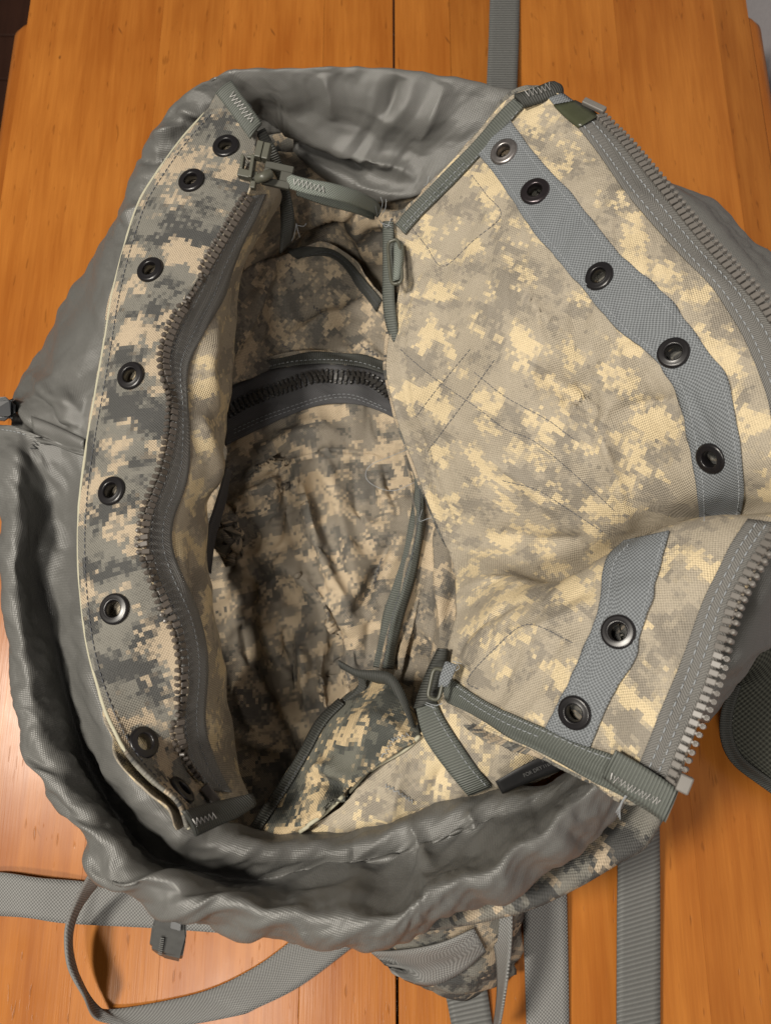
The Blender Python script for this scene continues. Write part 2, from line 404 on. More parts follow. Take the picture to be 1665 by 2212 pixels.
def herring(name, col, p=0.0016, rough=.7):
    m, nt, b = newmat(name); t = NT(nt); uv = t.uv(); sp = t.n('ShaderNodeSeparateXYZ'); t.l(uv, sp.inputs[0])
    zig = t.math('PINGPONG', sp.outputs[0], 0.0042)
    h = t.math('MULTIPLY_ADD', t.math('SINE', t.math('MULTIPLY', t.math('ADD', sp.outputs[1], zig), 2 * math.pi / p)), .5, .5); fz = t.noise(uv, 700, 2)
    c = t.mix(h, tuple(x * .62 for x in col), tuple(x * 1.3 for x in col)); c = t.mix(t.math('MULTIPLY', fz, .4), c, tuple(x * .6 for x in col))
    t.l(c, b.inputs['Base Color']); b.inputs['Roughness'].default_value = rough; t.l(t.bump(h, .0004, .8), b.inputs['Normal']); return m
def plain(name, col, rough=.5, metal=0.0, spec=.5, bump=None, var=.15):
    m, nt, b = newmat(name); t = NT(nt); tc = t.n('ShaderNodeTexCoord'); n = t.noise(tc.outputs['Object'], 260, 3)
    c = t.mix(n, tuple(x * (1 - var) for x in col), tuple(min(1, x * (1 + var)) for x in col)); t.l(c, b.inputs['Base Color'])
    b.inputs['Roughness'].default_value = rough; b.inputs['Metallic'].default_value = metal; b.inputs['Specular IOR Level'].default_value = spec
    if bump: t.l(t.bump(n, bump, .6), b.inputs['Normal'])
    return m

CAMO_OUT = camo('camo_print', (.40, .325, .235), (.175, .168, .148), (.068, .068, .066), seed=.31, thr=(.545, .51))
CAMO_POCKET = camo('camo_print_pocket', (.50, .39, .24), (.13, .13, .11), (.065, .068, .062), seed=2.31, thr=(.545, .50))
CAMO_IN = camo('camo_coated', (.58, .475, .305), (.355, .31, .242), (.25, .222, .182), seed=1.17, thr=(.548, .53), contrast=.32, pix=.0024, scale=35, wp=.0018, rough=.62)
CAMO_LINER = camo('camo_liner', (.46, .37, .26), (.225, .197, .158), (.125, .116, .102), seed=4.4, thr=(.53, .525), contrast=.36, pix=.0024, scale=37, wp=.0017, rough=.7)
NYLON = cloth('grey_nylon', (.118, .117, .111), .0016, .18, .41, bumpd=.0002, spec=.58, soft=70, softd=.0012, var=.28)
WEB_BLUE = cloth('blue_grey_webbing', (.17, .183, .195), .0022, .55, .72, bumpd=.0006, soft=40, softd=.0015)
WEB_GREY = cloth('grey_webbing', (.185, .185, .18), .0024, .6, .55, bumpd=.0005, soft=30, softd=.002, wpv=.0024)
WEB_RIB = grosgrain('ribbed_webbing', (.135, .137, .132), p=.0031)
ELASTIC = cloth('braided_elastic', (.17, .19, .17), .0017, .55, .7, bumpd=.0005)
BIND = grosgrain('binding_tape', (.115, .125, .112))
BIND_DARK = grosgrain('dark_binding_tape', (.05, .052, .047))
TAPE_GREY = herring('zipper_tape_grey', (.17, .165, .155)); TAPE_DARK = herring('zipper_tape_dark', (.20, .20, .196)); TAPE_INK = herring('zipper_tape_ink', (.075, .075, .08))
TOOTH_BROWN = plain('tooth_brown', (.085, .072, .062), .34); TOOTH_GREY = plain('tooth_grey', (.15, .138, .126), .42); TOOTH_BLACK = plain('tooth_black', (.03, .028, .026), .35)
SLIDER = plain('slider_enamel', (.085, .085, .066), .38, spec=.5); PULL = plain('pull_rubber', (.05, .05, .04), .6)
EYELET_S = plain('eyelet_worn', (.30, .28, .275), .36, metal=.9, var=.5); EYELET = plain('eyelet_black', (.010, .009, .010), .30, spec=.5); EYELET_G = plain('eyelet_gunmetal', (.07, .06, .065), .28, metal=.85)
THREAD_D = plain('thread_slate', (.10, .105, .12), .8); THREAD_L = plain('thread_pale', (.30, .32, .34), .8); THREAD_W = plain('thread_white', (.52, .51, .50), .8)
PLASTIC = plain('buckle_plastic', (.062, .062, .060), .42, bump=.0002); PLASTIC_D = plain('dark_plastic', (.02, .022, .026), .4)
SELVEDGE = plain('raw_edge', (.42, .40, .30), .85); OLIVE = plain('olive_film', (.055, .06, .035), .3)
MESHPAD = cloth('spacer_mesh', (.05, .052, .042), .0042, .75, .8, bumpd=.0012); LABEL = plain('black_label', (.012, .012, .013), .5); INK = plain('label_print', (.075, .075, .075), .6)

# ------------------------------------------------------------------ wood
def wood(name, light, darkc, rough=.30):
    m, nt, b = newmat(name); t = NT(nt); tc = t.n('ShaderNodeTexCoord'); oi = t.n('ShaderNodeObjectInfo')
    r = t.math('MULTIPLY', oi.outputs['Random'], 37.0); cmb = t.n('ShaderNodeCombineXYZ'); t.l(r, cmb.inputs[0]); t.l(r, cmb.inputs[1])
    v = t.vadd(tc.outputs['Object'], cmb.outputs[0])
    g1 = t.noise(t.vmul(v, (1, .06, 1)), 130, 4, .6, .3); g2 = t.noise(t.vmul(v, (1, .10, 1)), 26, 3, .55, .6); fib = t.noise(t.vmul(v, (1, .035, 1)), 620, 2, .6)
    blot = t.noise(v, 5.0, 3, .55)
    por = t.step(t.noise(t.vmul(v, (1, .16, 1)), 310, 1.5, .5), .67, .76)
    f = t.math('ADD', t.math('MULTIPLY', g1, .45), t.math('ADD', t.math('MULTIPLY', g2, .4), t.math('MULTIPLY', blot, .55)))
    c = t.mix(t.step(f, .42, .98), darkc, light)
    c = t.mix(t.math('MULTIPLY', fib, .38), c, tuple(x * .6 for x in darkc)); c = t.mix(t.math('MULTIPLY', por, .40), c, tuple(x * .4 for x in darkc))
    sp = t.n('ShaderNodeTexVoronoi'); sp.inputs['Scale'].default_value = 26; t.l(t.vmul(v, (1.6, .8, 1)), sp.inputs['Vector'])
    gate = t.step(t.noise(v, 7, 1), .55, .62)
    sc = t.n('ShaderNodeTexVoronoi'); sc.inputs['Scale'].default_value = 11; rt_ = t.n('ShaderNodeVectorRotate', rotation_type='Z_AXIS'); t.l(v, rt_.inputs['Vector']); rt_.inputs['Angle'].default_value = -.5
    t.l(t.vmul(t.vadd(rt_.outputs[0], (.3, .7, 0)), (5.5, .9, 1)), sc.inputs['Vector'])
    scr = t.math('MULTIPLY', t.math('SUBTRACT', 1.0, t.step(sc.outputs['Distance'], .02, .075)), t.step(t.noise(v, 9, 1), .50, .58))
    c = t.mix(t.math('MULTIPLY', scr, .6), c, (.07, .022, .006))
    dot = t.math('MULTIPLY', t.math('SUBTRACT', 1.0, t.step(sp.outputs['Distance'], .03, .065)), gate); c = t.mix(t.math('MULTIPLY', dot, .75), c, (.05, .018, .006))
    c = t.mix(1.0, c, oi.outputs['Color'], 'MULTIPLY'); t.l(c, b.inputs['Base Color'])
    rg = t.math('MULTIPLY_ADD', t.noise(v, 45, 3), .14, rough - .06); t.l(rg, b.inputs['Roughness']); b.inputs['Specular IOR Level'].default_value = .18
    b.inputs['Coat Weight'].default_value = .12; b.inputs['Coat Roughness'].default_value = .22
    bb = t.bump(t.math('ADD', fib, t.math('MULTIPLY', por, -1.2)), .00018, .6); t.l(t.bump(t.noise(v, 14, 2), .0012, .5, bb), b.inputs['Normal']); return m
WOOD = wood('orange_varnished_maple', (.52, .20, .036), (.30, .088, .012)); FLOORW = wood('dark_floor_wood', (.075, .030, .018), (.04, .017, .011), .4)
WALLM = plain('grey_wall_paint', (.42, .40, .42), .8)

# ------------------------------------------------------------------ setting
def sheet(name, x0, x1, y0, y1, z, mat):
    return mesh_obj(name, [(x0, y0, z), (x1, y0, z), (x1, y1, z), (x0, y1, z)], [(0, 1, 2, 3)], mat, None, False)
fl = sheet('floor', -2.5, 2.5, -2.5, 2.5, -.79, plain('floor_base', (.012, .007, .005), .6)); fl['kind'] = 'structure'
y = -2.4
for k in range(17):
    bm = bmesh.new(); box_bm(bm, (3.6, .116, .012), (0, 0, 0)); bevel_all(bm, .0015, 1); o = bm_obj('floor_plank', bm, FLOORW, fl); o.location = (-.6, .10 + k * .12, -.780); o.rotation_euler = (0, 0, 0); o.color = (1, 1, 1, 1)

table = bpy.data.objects.new('table', None); COL.objects.link(table); table.location = (0, 0, -.79)
table['label'] = 'orange varnished wooden table under the rucksack, scratched boards with one open seam'; table['category'] = 'table'
xl, xr = at(66, 0, 0)[0], at(1611, 0, 0)[0]; yf = at(832, -14, 0)[1]; yn = -.62
ROT = math.radians(0.35)
def seam_x(px, py): return at(px, py, 0)[0]
gap = seam_x(858, 2200)
seams = [(xl, 1.0), (xl + .135, .97), (seam_x(344, 2087), 1.04), (seam_x(645, 2159), 1.0), (gap, .98), (seam_x(972, 60), .86), (seam_x(1100, 60), 1.0), (seam_x(1330, 60), .97), (seam_x(1548, 60), .80), (xr, 1)]
for k in range(len(seams) - 1):
    a, b_ = seams[k][0], seams[k + 1][0]; tint = seams[k][1]
    ga = .0010 if abs(a - gap) < 1e-6 else .00003; gb = .0010 if abs(b_ - gap) < 1e-6 else .00003
    bm = bmesh.new(); w = b_ - a - ga - gb; box_bm(bm, (w, yf - yn, .022)); bevel_all(bm, .0006 if ga > .0005 or gb > .0005 else .0001, 1)
    o = bm_obj('board', bm, WOOD, table); o.location = ((a + ga + b_ - gb) / 2, (yf + yn) / 2, .79 - .011); o.color = (tint, tint * .97, tint * .95, 1)
def moulding(x0, sgn, y1):
    prof = [(0, -.004), (.004, -.0035), (.007, -.006), (.0075, -.010), (.0045, -.013), (.006, -.018), (.0065, -.026), (0, -.028)]
    ys = [yn] + list(np.linspace(yn + .01, y1 - .012, 40)) + [y1 - .012 + .012 * math.sin(t) for t in np.linspace(.3, math.pi / 2, 6)]
    V, F = [], []
    for yy in ys:
        k = 1.0 if yy < y1 - .012 else math.sqrt(max(0.01, 1 - ((yy - (y1 - .012)) / .012) ** 2))
        for (dx, dz) in prof: V.append((x0 + sgn * (.0006 + dx * 1.9 * k), yy, .79 + dz))
    n = len(prof)
    for i in range(len(ys) - 1):
        for j in range(n - 1): F.append((i * n + j, i * n + j + 1, (i + 1) * n + j + 1, (i + 1) * n + j))
    F.append(tuple((len(ys) - 1) * n + j for j in range(n)))
    o = mesh_obj('edge_moulding', V, F, WOOD, table); o.color = (.8, .72, .66, 1); return o
ym = at(50, 45, 0)[1]
moulding(xl, -1, ym); moulding(xr, 1, at(1620, 30, 0)[1])
bm = bmesh.new(); box_bm(bm, (xr - xl - .04, .5, .07), ((xl + xr) / 2, -.15, .79 - .06)); o = bm_obj('apron', bm, WOOD, table); o.color = (.6, .5, .45, 1)
for sx in (xl + .05, xr - .05):
    for sy in (yf - .06, yn + .06):
        bm = bmesh.new(); bmesh.ops.create_cone(bm, cap_ends=True, segments=16, radius1=.016, radius2=.026, depth=.768, matrix=Matrix.Translation((sx, sy, .384)))
        o = bm_obj('leg', bm, WOOD, table, True); o.color = (.6, .5, .45, 1)
wx = xr + .085
wl = mesh_obj('wall', [(wx, -1.2, -.79), (wx, 1.6, -.79), (wx, 1.6, .9), (wx, -1.2, .9), (wx + .1, -1.2, -.79), (wx + .1, 1.6, -.79), (wx + .1, 1.6, .9), (wx + .1, -1.2, .9)], [(3, 2, 1, 0), (4, 5, 6, 7), (2, 3, 7, 6), (0, 3, 7, 4), (1, 2, 6, 5)], WALLM, None, False); wl['kind'] = 'structure'

# ------------------------------------------------------------------ rucksack
bag = bpy.data.objects.new('rucksack', None); COL.objects.link(bag); bag.location = (0, .06, 0)
bag['label'] = 'open camouflage rucksack with grey nylon collar and zipped flaps, standing on the wooden table'; bag['category'] = 'rucksack'
BAGI = Matrix.Translation((0, -.06, 0))

# --- outer body wall
ring = [(1424, 1765), (1384, 1826), (1334, 1856), (1232, 1915), (1107, 1968), (900, 2005), (700, 1990), (450, 1930), (290, 1820), (190, 1620), (140, 1400), (120, 1150), (140, 950), (190, 760), (290, 540), (400, 370), (540, 270), (800, 250), (1080, 300), (1330, 430), (1520, 620), (1590, 900), (1580, 1200), (1530, 1450), (1470, 1640), (1424, 1765)]
RZ = [.125, .125, .125, .125, .125, .10, .085, .045, .035, .03, .03, .03, .03, .05, .07, .08, .09, .09, .10, .11, .12, .12, .12, .12, .12, .125]
R1 = np.array([at(x, y_, z_) for (x, y_), z_ in zip(ring, RZ)]); cen = R1[:-1].mean(0)
def ringz(scale, z):
    q = R1.copy(); q[:, :2] = cen[:2] + (q[:, :2] - cen[:2]) * scale; q[:, 2] = R1[:, 2] * z / .125; return q
rows = np.stack([ringz(.86, .100), ringz(.92, .118), ringz(.965, .131), ringz(.988, .132), R1, ringz(1.0, .10), ringz(.985, .06), ringz(.97, .025), ringz(.94, .002)], 1)
body = Patch(rows, .005, (420, 60), world_rows=True); body.relax((1.02, 1.03), 50, 'j0 j1', keep=.03, amp=.003, freq=22, seed=5)
body.flatten(); body.build('outer_body', CAMO_OUT, bag, .0015, uvrot=.4)
# hem seam around the top of the outer body

# --- collar, far and left side
up = [
 [(965, 395, .145), (1015, 330, .155), (1062, 258, .170), (1108, 196, .178)],
 [(890, 425, .125), (905, 335, .140), (935, 250, .165), (962, 168, .182)],
 [(830, 440, .112), (838, 345, .132), (852, 250, .165), (872, 156, .184)],
 [(760, 425, .105), (768, 335, .128), (780, 245, .162), (780, 150, .185)],
 [(690, 380, .105), (695, 305, .130), (690, 225, .165), (690, 149, .186)],
 [(640, 335, .110), (640, 280, .135), (622, 215, .168), (600, 153, .185)],
 [(590, 290, .118), (575, 255, .145), (548, 205, .172), (492, 160, .184)],
 [(490, 280, .135), (465, 255, .150), (432, 228, .162), (392, 215, .160)],
 [(430, 345, .138), (395, 315, .150), (352, 285, .155), (322, 300, .142)],
 [(380, 440, .138), (345, 420, .148), (300, 405, .145), (272, 425, .128)],
 [(330, 560, .138), (290, 540, .146), (240, 520, .134), (206, 548, .104)],
 [(300, 680, .138), (250, 665, .143), (188, 645, .124), (128, 680, .080)],
 [(275, 790, .138), (215, 775, .138), (140, 760, .120), (66, 785, .070)],
 [(255, 880, .138), (190, 862, .136), (112, 845, .120), (36, 850, .080)],
 [(240, 960, .136), (175, 935, .132), (108, 905, .122), (30, 900, .090)],
 [(232, 1005, .124), (172, 985, .118), (104, 958, .108), (30, 938, .090)],
 [(228, 1055, .100), (166, 1040, .092), (100, 1015, .080), (20, 990, .070)],
]
rows = []
for r in up:
    W = [at(*p) for p in r]; o = W[-1]; d = o - W[-2]; d = d / np.linalg.norm(d)
    W.append(o + np.array([d[0] * .003, d[1] * .003, -.012])); W.append(o + np.array([0, 0, -.05]) * (o[2] / .18)); rows.append(W)
cu = Patch(np.array(rows), .0027, world_rows=True)
cu.fold([(545, 275), (640, 300), (720, 335), (790, 372)], 20, -.018).fold([(560, 250), (680, 275), (800, 330), (900, 385)], 20, .014).fold([(600, 315), (700, 360), (800, 405), (880, 425)], 18, .008)
cu.fold([(380, 250), (450, 240)], 14, .006).fold([(300, 345), (380, 330)], 12, -.007).fold([(330, 300), (400, 270)], 12, .006).fold([(265, 480), (330, 440)], 14, .005)
cu.fold([(700, 160), (720, 260)], 14, .004).fold([(860, 165), (830, 260)], 18, -.005).fold([(960, 180), (900, 330)], 26, .006)
cu.fold([(60, 800), (120, 860), (180, 880)], 20, .005).fold([(40, 860), (90, 930)], 12, .006).fold([(80, 850), (130, 900), (150, 930)], 10, -.006).fold([(120, 880), (170, 920)], 10, .005)
cu.relax((1.02, 1.02), 140, 'j0', keep=.012, amp=.0022, freq=13, seed=3, bend=.35, stiff=.3); cu.refine(2); cu.crumple(.0010, 15, 13, warp=.012).crumple(.0005, 42, 16, warp=.008)
cu.flatten(40); cu.build('collar', NYLON, bag, .0007, uvrot=.2)

# --- collar, near side basin with drawstring hem
lo = [
 [(215, 975, .128), (160, 968, .126), (105, 950, .124), (62, 936, .124), (26, 922, .122), (-12, 925, .108)],
 [(200, 1030, .130), (150, 1025, .120), (105, 1012, .116), (66, 1000, .122), (34, 990, .132), (-10, 995, .120)],
 [(200, 1100, .130), (150, 1100, .114), (105, 1090, .108), (66, 1080, .120), (36, 1075, .136), (-8, 1078, .124)],
 [(200, 1190, .132), (154, 1190, .114), (110, 1185, .112), (66, 1180, .118), (36, 1178, .140), (0, 1178, .128)],
 [(205, 1300, .138), (162, 1302, .128), (116, 1300, .112), (72, 1300, .118), (40, 1300, .144), (6, 1300, .132)],
 [(222, 1420, .144), (180, 1424, .140), (134, 1440, .114), (92, 1452, .134), (60, 1465, .152), (26, 1475, .140)],
 [(250, 1530, .150), (208, 1545, .148), (168, 1578, .116), (128, 1588, .143), (90, 1605, .162), (48, 1600, .150)],
 [(290, 1620, .156), (248, 1650, .154), (212, 1690, .118), (176, 1690, .151), (135, 1700, .172), (92, 1690, .160)],
 [(340, 1690, .158), (300, 1735, .154), (270, 1782, .120), (240, 1778, .157), (198, 1795, .180), (160, 1790, .168)],
 [(395, 1745, .150), (366, 1800, .150), (340, 1850, .120), (308, 1852, .162), (268, 1875, .188), (226, 1890, .175)],
 [(455, 1775, .136), (446, 1832, .142), (436, 1886, .122), (402, 1896, .166), (365, 1920, .194), (335, 1962, .178)],
 [(555, 1785, .112), (556, 1846, .134), (550, 1905, .122), (522, 1928, .168), (498, 1952, .198), (475, 2008, .180)],
 [(650, 1790, .106), (655, 1835, .128), (650, 1893, .126), (640, 1946, .168), (630, 1975, .202), (615, 2032, .184)],
 [(750, 1786, .106), (755, 1825, .130), (755, 1880, .128), (745, 1940, .169), (735, 1985, .204), (722, 2046, .186)],
 [(845, 1760, .110), (850, 1800, .132), (850, 1865, .130), (848, 1935, .164), (842, 1975, .206), (828, 2040, .187)],
 [(950, 1728, .114), (955, 1765, .134), (952, 1830, .135), (945, 1895, .168), (942, 1930, .206), (950, 1992, .186)],
 [(1060, 1704, .118), (1062, 1735, .136), (1055, 1790, .140), (1050, 1850, .172), (1055, 1882, .206), (1080, 1935, .184)],
 [(1150, 1690, .120), (1150, 1712, .138), (1150, 1748, .145), (1152, 1785, .174), (1165, 1810, .204), (1200, 1870, .178)],
 [(1235, 1660, .120), (1238, 1672, .138), (1240, 1690, .150), (1245, 1712, .176), (1258, 1735, .198), (1300, 1790, .168)],
 [(1310, 1610, .120), (1318, 1620, .138), (1325, 1632, .150), (1330, 1645, .178), (1340, 1660, .200), (1372, 1690, .160)],
]
rows = []
for r in lo:
    r = r[:4] + [(x, y_, z_ - .22 * max(0, z_ - .125)) for x, y_, z_ in r[4:]]
    W = [at(*p) for p in r]; o = W[-1]; d = W[-1] - W[-2]; d[2] = 0; d /= np.linalg.norm(d)
    W.append(o + d * .001 + np.array([0, 0, -.022])); W.append(o - d * .012 + np.array([0, 0, -.050])); W.append(np.r_[(o - d * .010)[:2], max(.03, o[2] - .105)]); rows.append(W)
cl = Patch(np.array(rows), .0027, world_rows=True)
cl.fold([(620, 1930), (800, 1880), (950, 1810), (1150, 1740)], 44, .006, True, 1.8)
cl.fold([(460, 1800), (600, 1850), (760, 1835)], 26, .006, True, 1.8)
cl.fold([(880, 1775), (915, 1840), (930, 1880)], 16, .006).fold([(1010, 1750), (1030, 1800)], 14, .005)
# gathers along the drawstring hem
rr = random.Random(4)
hemc = [(20, 1000), (28, 1150), (30, 1300), (48, 1465), (80, 1605), (120, 1700), (185, 1795), (255, 1880), (360, 1935), (495, 1972), (630, 2000), (735, 2010), (840, 1998), (945, 1955), (1065, 1905), (1180, 1830), (1270, 1750)]
HC = even(np.array(hemc, float), 64); kk = 2
PX = project(cl.X); hd_ = np.min(np.stack([np.linalg.norm(PX - q, axis=2) for q in HC]), 0); near = 1 - smooth01(20, 130, hd_)
exi = 1.010 + .050 * near * smooth01(-.5, .7, vnoise(cl.U * 9, cl.V * 9, 77)); kp = (.03 - .022 * near)[..., None]
cl.relax((exi, 1.012), 220, 'j0', keep=kp, amp=.0030, freq=17, seed=11, bend=.35, stiff=.3); cl.refine(2)
 
cl.crumple(.0011, 18, 3, warp=.012).crumple(.00055, 44, 8, warp=.008)
cl.flatten(40); cl.build('collar', NYLON, bag, .0007, uvrot=1.0)

# --- collar, right side behind the open flap
rt = [
 [(1290, 330, .150), (1330, 325, .160), (1370, 330, .155)],
 [(1370, 420, .155), (1420, 395, .165), (1448, 392, .150)],
 [(1440, 490, .160), (1510, 455, .168), (1540, 440, .150)],
 [(1520, 590, .160), (1590, 545, .168), (1618, 522, .150)],
 [(1580, 700, .160), (1670, 640, .168), (1705, 600, .150)],
 [(1620, 880, .160), (1740, 860, .165), (1800, 850, .140)],
 [(1620, 1080, .155), (1740, 1080, .160), (1800, 1090, .135)],
 [(1590, 1240, .150), (1680, 1260, .160), (1740, 1290, .130)],
 [(1550, 1350, .145), (1620, 1370, .155), (1668, 1385, .135)],
 [(1520, 1430, .135), (1590, 1425, .150), (1628, 1418, .135)],
 [(1490, 1510, .125), (1550, 1480, .135), (1584, 1474, .120)],
 [(1440, 1600, .110), (1500, 1560, .120), (1530, 1560, .100)],
]
rows = []
for r in rt:
    W = [at(*p) for p in r]; o = W[-1]; W.append(o + np.array([0, 0, -.02])); W.append(o + np.array([-.004, 0, -.06])); rows.append(W)
cr_ = Patch(np.array(rows), .003, world_rows=True); cr_.crumple(.0012, 16, 5); cr_.relax((1.04, 1.04), 50, 'j0', keep=.05, amp=.002, freq=30, seed=21, bend=.5)
cr_.build('collar', NYLON, bag, .0007, uvrot=.6)

# --- interior
bw = Patch([
 [(560, 315, .122), (640, 325, .112), (740, 335, .106), (860, 350, .108), (1000, 360, .122)],
 [(560, 385, .118), (640, 395, .106), (740, 405, .100), (860, 425, .104), (990, 435, .118)],
 [(550, 455, .110), (640, 455, .096), (720, 460, .086), (830, 480, .088), (950, 490, .105)],
 [(540, 520, .100), (640, 510, .070), (720, 515, .045), (820, 530, .060), (940, 540, .088)],
 [(530, 590, .085), (640, 580, .030), (720, 590, .020), (820, 600, .040), (930, 600, .080)],
 [(520, 680, .070), (640, 680, .020), (720, 690, .015), (820, 690, .030), (920, 690, .070)],
]); bw.fold([(640, 500), (690, 470), (760, 455)], 16, .010).fold([(650, 545), (700, 500), (745, 490)], 18, -.012).fold([(760, 470), (790, 520), (810, 580)], 18, .010)
bw.relax((1.05, 1.05), 100, 'i0', keep=.015, amp=.004, freq=14, seed=31, bend=.4, stiff=.25); bw.crumple(.0014, 20, 34); bw.flatten(); bw.build('back_wall', CAMO_LINER, bag, .001, uvrot=.3)
pp = Patch([
 [(470, 620, .105), (500, 600, .100), (560, 565, .080), (625, 541, .066), (700, 524, .060), (765, 565, .060), (828, 640, .066), (910, 700, .080)],
 [(465, 680, .105), (500, 665, .098), (560, 640, .074), (630, 625, .056), (700, 620, .050), (770, 650, .052), (840, 700, .060), (915, 740, .072)],
 [(460, 760, .100), (495, 745, .092), (555, 720, .066), (630, 708, .048), (700, 702, .045), (770, 718, .046), (840, 750, .052), (920, 780, .065)],
 [(450, 860, .090), (480, 840, .080), (545, 815, .060), (630, 790, .046), (700, 780, .045), (770, 782, .046), (840, 800, .050), (920, 825, .060)],
]); pp.fold([(610, 740), (700, 690), (790, 660)], 20, .006).fold([(560, 610), (600, 680), (590, 760)], 16, -.006).fold([(640, 690), (740, 640), (800, 640)], 22, -.004).fold([(520, 740), (560, 640), (600, 560)], 14, .006)
pp.relax((1.04, 1.04), 100, 'i0 i1', keep=.015, amp=.003, freq=14, seed=33, bend=.4, stiff=.25); pp.crumple(.0012, 20, 24); pp.flatten(); pp.build('inner_pocket', CAMO_LINER, bag, .001, uvrot=.9)
dv = Patch([
 [(430, 845, .075), (501, 801, .058), (587, 773, .052), (677, 760, .051), (767, 765, .051), (832, 783, .055), (905, 805, .062)],
 [(430, 925, .065), (497, 888, .055), (590, 845, .054), (677, 816, .058), (749, 816, .058), (815, 833, .058), (905, 865, .062)],
 [(425, 1000, .060), (490, 963, .055), (575, 922, .058), (668, 884, .062), (757, 873, .062), (820, 888, .061), (905, 920, .066)],
 [(420, 1060, .050), (485, 1030, .050), (575, 985, .058), (665, 955, .068), (755, 965, .063), (835, 985, .060), (922, 1000, .064)],
 [(415, 1150, .035), (475, 1130, .038), (560, 1110, .050), (655, 1085, .050), (750, 1085, .050), (832, 1090, .055), (925, 1085, .060)],
 [(415, 1280, .022), (475, 1280, .025), (560, 1270, .034), (650, 1260, .040), (740, 1260, .045), (822, 1260, .045), (905, 1255, .050)],
 [(415, 1430, .015), (475, 1430, .018), (560, 1430, .022), (645, 1430, .030), (725, 1430, .035), (795, 1430, .040), (865, 1440, .040)],
 [(430, 1600, .015), (490, 1600, .018), (570, 1600, .022), (650, 1600, .026), (720, 1600, .030), (790, 1600, .034), (850, 1600, .036)],
 [(450, 1790, .030), (510, 1800, .030), (580, 1800, .030), (650, 1800, .030), (720, 1800, .030), (790, 1800, .030), (850, 1800, .030)],
], .0026)
dv.relax((1.035, 1.06), 160, 'i0', keep=.012, amp=.004, freq=12, seed=41, bend=.35, stiff=.3); dv.refine(2); dv.sh = 1.8
dv.fold([(628, 975), (655, 1060), (680, 1135), (705, 1210), (742, 1290), (770, 1400)], 20, .011).fold([(668, 990), (690, 1090), (716, 1170), (760, 1290)], 18, -.007)
dv.fold([(495, 1060), (560, 1015), (640, 985), (720, 965)], 18, .006).fold([(500, 1100), (535, 1078), (590, 1052), (640, 1060)], 16, .010).fold([(515, 1080), (508, 1150), (516, 1230)], 14, .012).fold([(498, 1090), (492, 1160), (500, 1240)], 12, -.012)
dv.fold([(545, 1195), (620, 1228), (681, 1280), (724, 1350), (760, 1440)], 22, .007).fold([(555, 1240), (625, 1285), (685, 1370)], 22, -.006)
dv.fold([(790, 985), (800, 1060), (806, 1130)], 14, -.006).fold([(825, 1000), (845, 1065), (862, 1130)], 12, -.007).fold([(845, 1165), (800, 1265), (765, 1330)], 16, -.009).fold([(870, 1150), (835, 1250), (790, 1350)], 16, .006)
dv.fold([(640, 1370), (655, 1440), (662, 1540)], 14, .008).fold([(612, 1350), (622, 1440), (640, 1560)], 14, -.008).fold([(700, 1400), (700, 1480), (715, 1560)], 14, .009).fold([(560, 1500), (620, 1590), (650, 1640)], 16, -.008).fold([(500, 1590), (560, 1610), (650, 1640)], 16, .008).fold([(540, 1250), (545, 1350), (550, 1450)], 16, -.005)

for pts, w_, h_ in (([(700, 980), (735, 1100), (765, 1230), (775, 1330)], 14, .006), ([(760, 985), (770, 1080), (790, 1180)], 12, -.006), ([(600, 1010), (620, 1110), (640, 1200)], 12, -.007), ([(585, 1000), (590, 1090), (600, 1180)], 14, .006), ([(640, 1240), (700, 1330), (740, 1450)], 12, -.008), ([(560, 1300), (590, 1400), (640, 1500)], 14, .007), ([(520, 1330), (545, 1440), (600, 1560)], 13, -.007), ([(500, 1450), (530, 1540), (570, 1620)], 13, .007), ([(730, 1360), (715, 1450), (700, 1560)], 11, -.008), ([(770, 1380), (760, 1470), (745, 1560)], 12, .007), ([(800, 1340), (790, 1420)], 10, -.006), ([(480, 1000), (560, 975), (650, 935), (740, 930)], 12, .005), ([(500, 1030), (580, 1008), (660, 972), (760, 975), (850, 985)], 10, -.007), ([(520, 1100), (550, 1160), (545, 1200)], 12, -.006)):
    dv.fold(pts, w_ * 1.35, h_ * 1.0, True, 1.5)
dv.crumple(.0005, 16, 4).crumple(.0002, 38, 9); dv.flatten(60); dv.build('divider_panel', CAMO_LINER, bag, .001, uvrot=.15)
wr = Patch([
 [(880, 985, .068), (930, 990, .075), (975, 990, .080), (1040, 990, .085)],
 [(896, 1100, .066), (935, 1110, .062), (975, 1110, .075), (1040, 1110, .082)],
 [(878, 1220, .062), (930, 1230, .054), (985, 1230, .074), (1055, 1220, .082)],
 [(848, 1330, .056), (900, 1340, .045), (975, 1340, .066), (1050, 1330, .080)],
 [(816, 1450, .050), (880, 1460, .036), (960, 1460, .060), (1040, 1460, .100)],
 [(785, 1600, .045), (870, 1600, .030), (950, 1600, .050), (1030, 1600, .090)],
]); wr.relax((1.03, 1.05), 80, 'j0', keep=.02, amp=.003, freq=14, seed=45, stiff=.3)
wr.fold([(950, 1120), (960, 1240), (955, 1400)], 12, .010).fold([(975, 1130), (980, 1250), (968, 1390)], 10, -.010).fold([(880, 1340), (910, 1400), (920, 1460)], 12, -.008).fold([(900, 1440), (905, 1500), (895, 1560)], 12, .008).fold([(930, 1320), (925, 1420)], 14, -.005)
wr.crumple(.001, 22, 14); wr.flatten(); wr.build('side_wall', CAMO_LINER, bag, .001, uvrot=-.4)

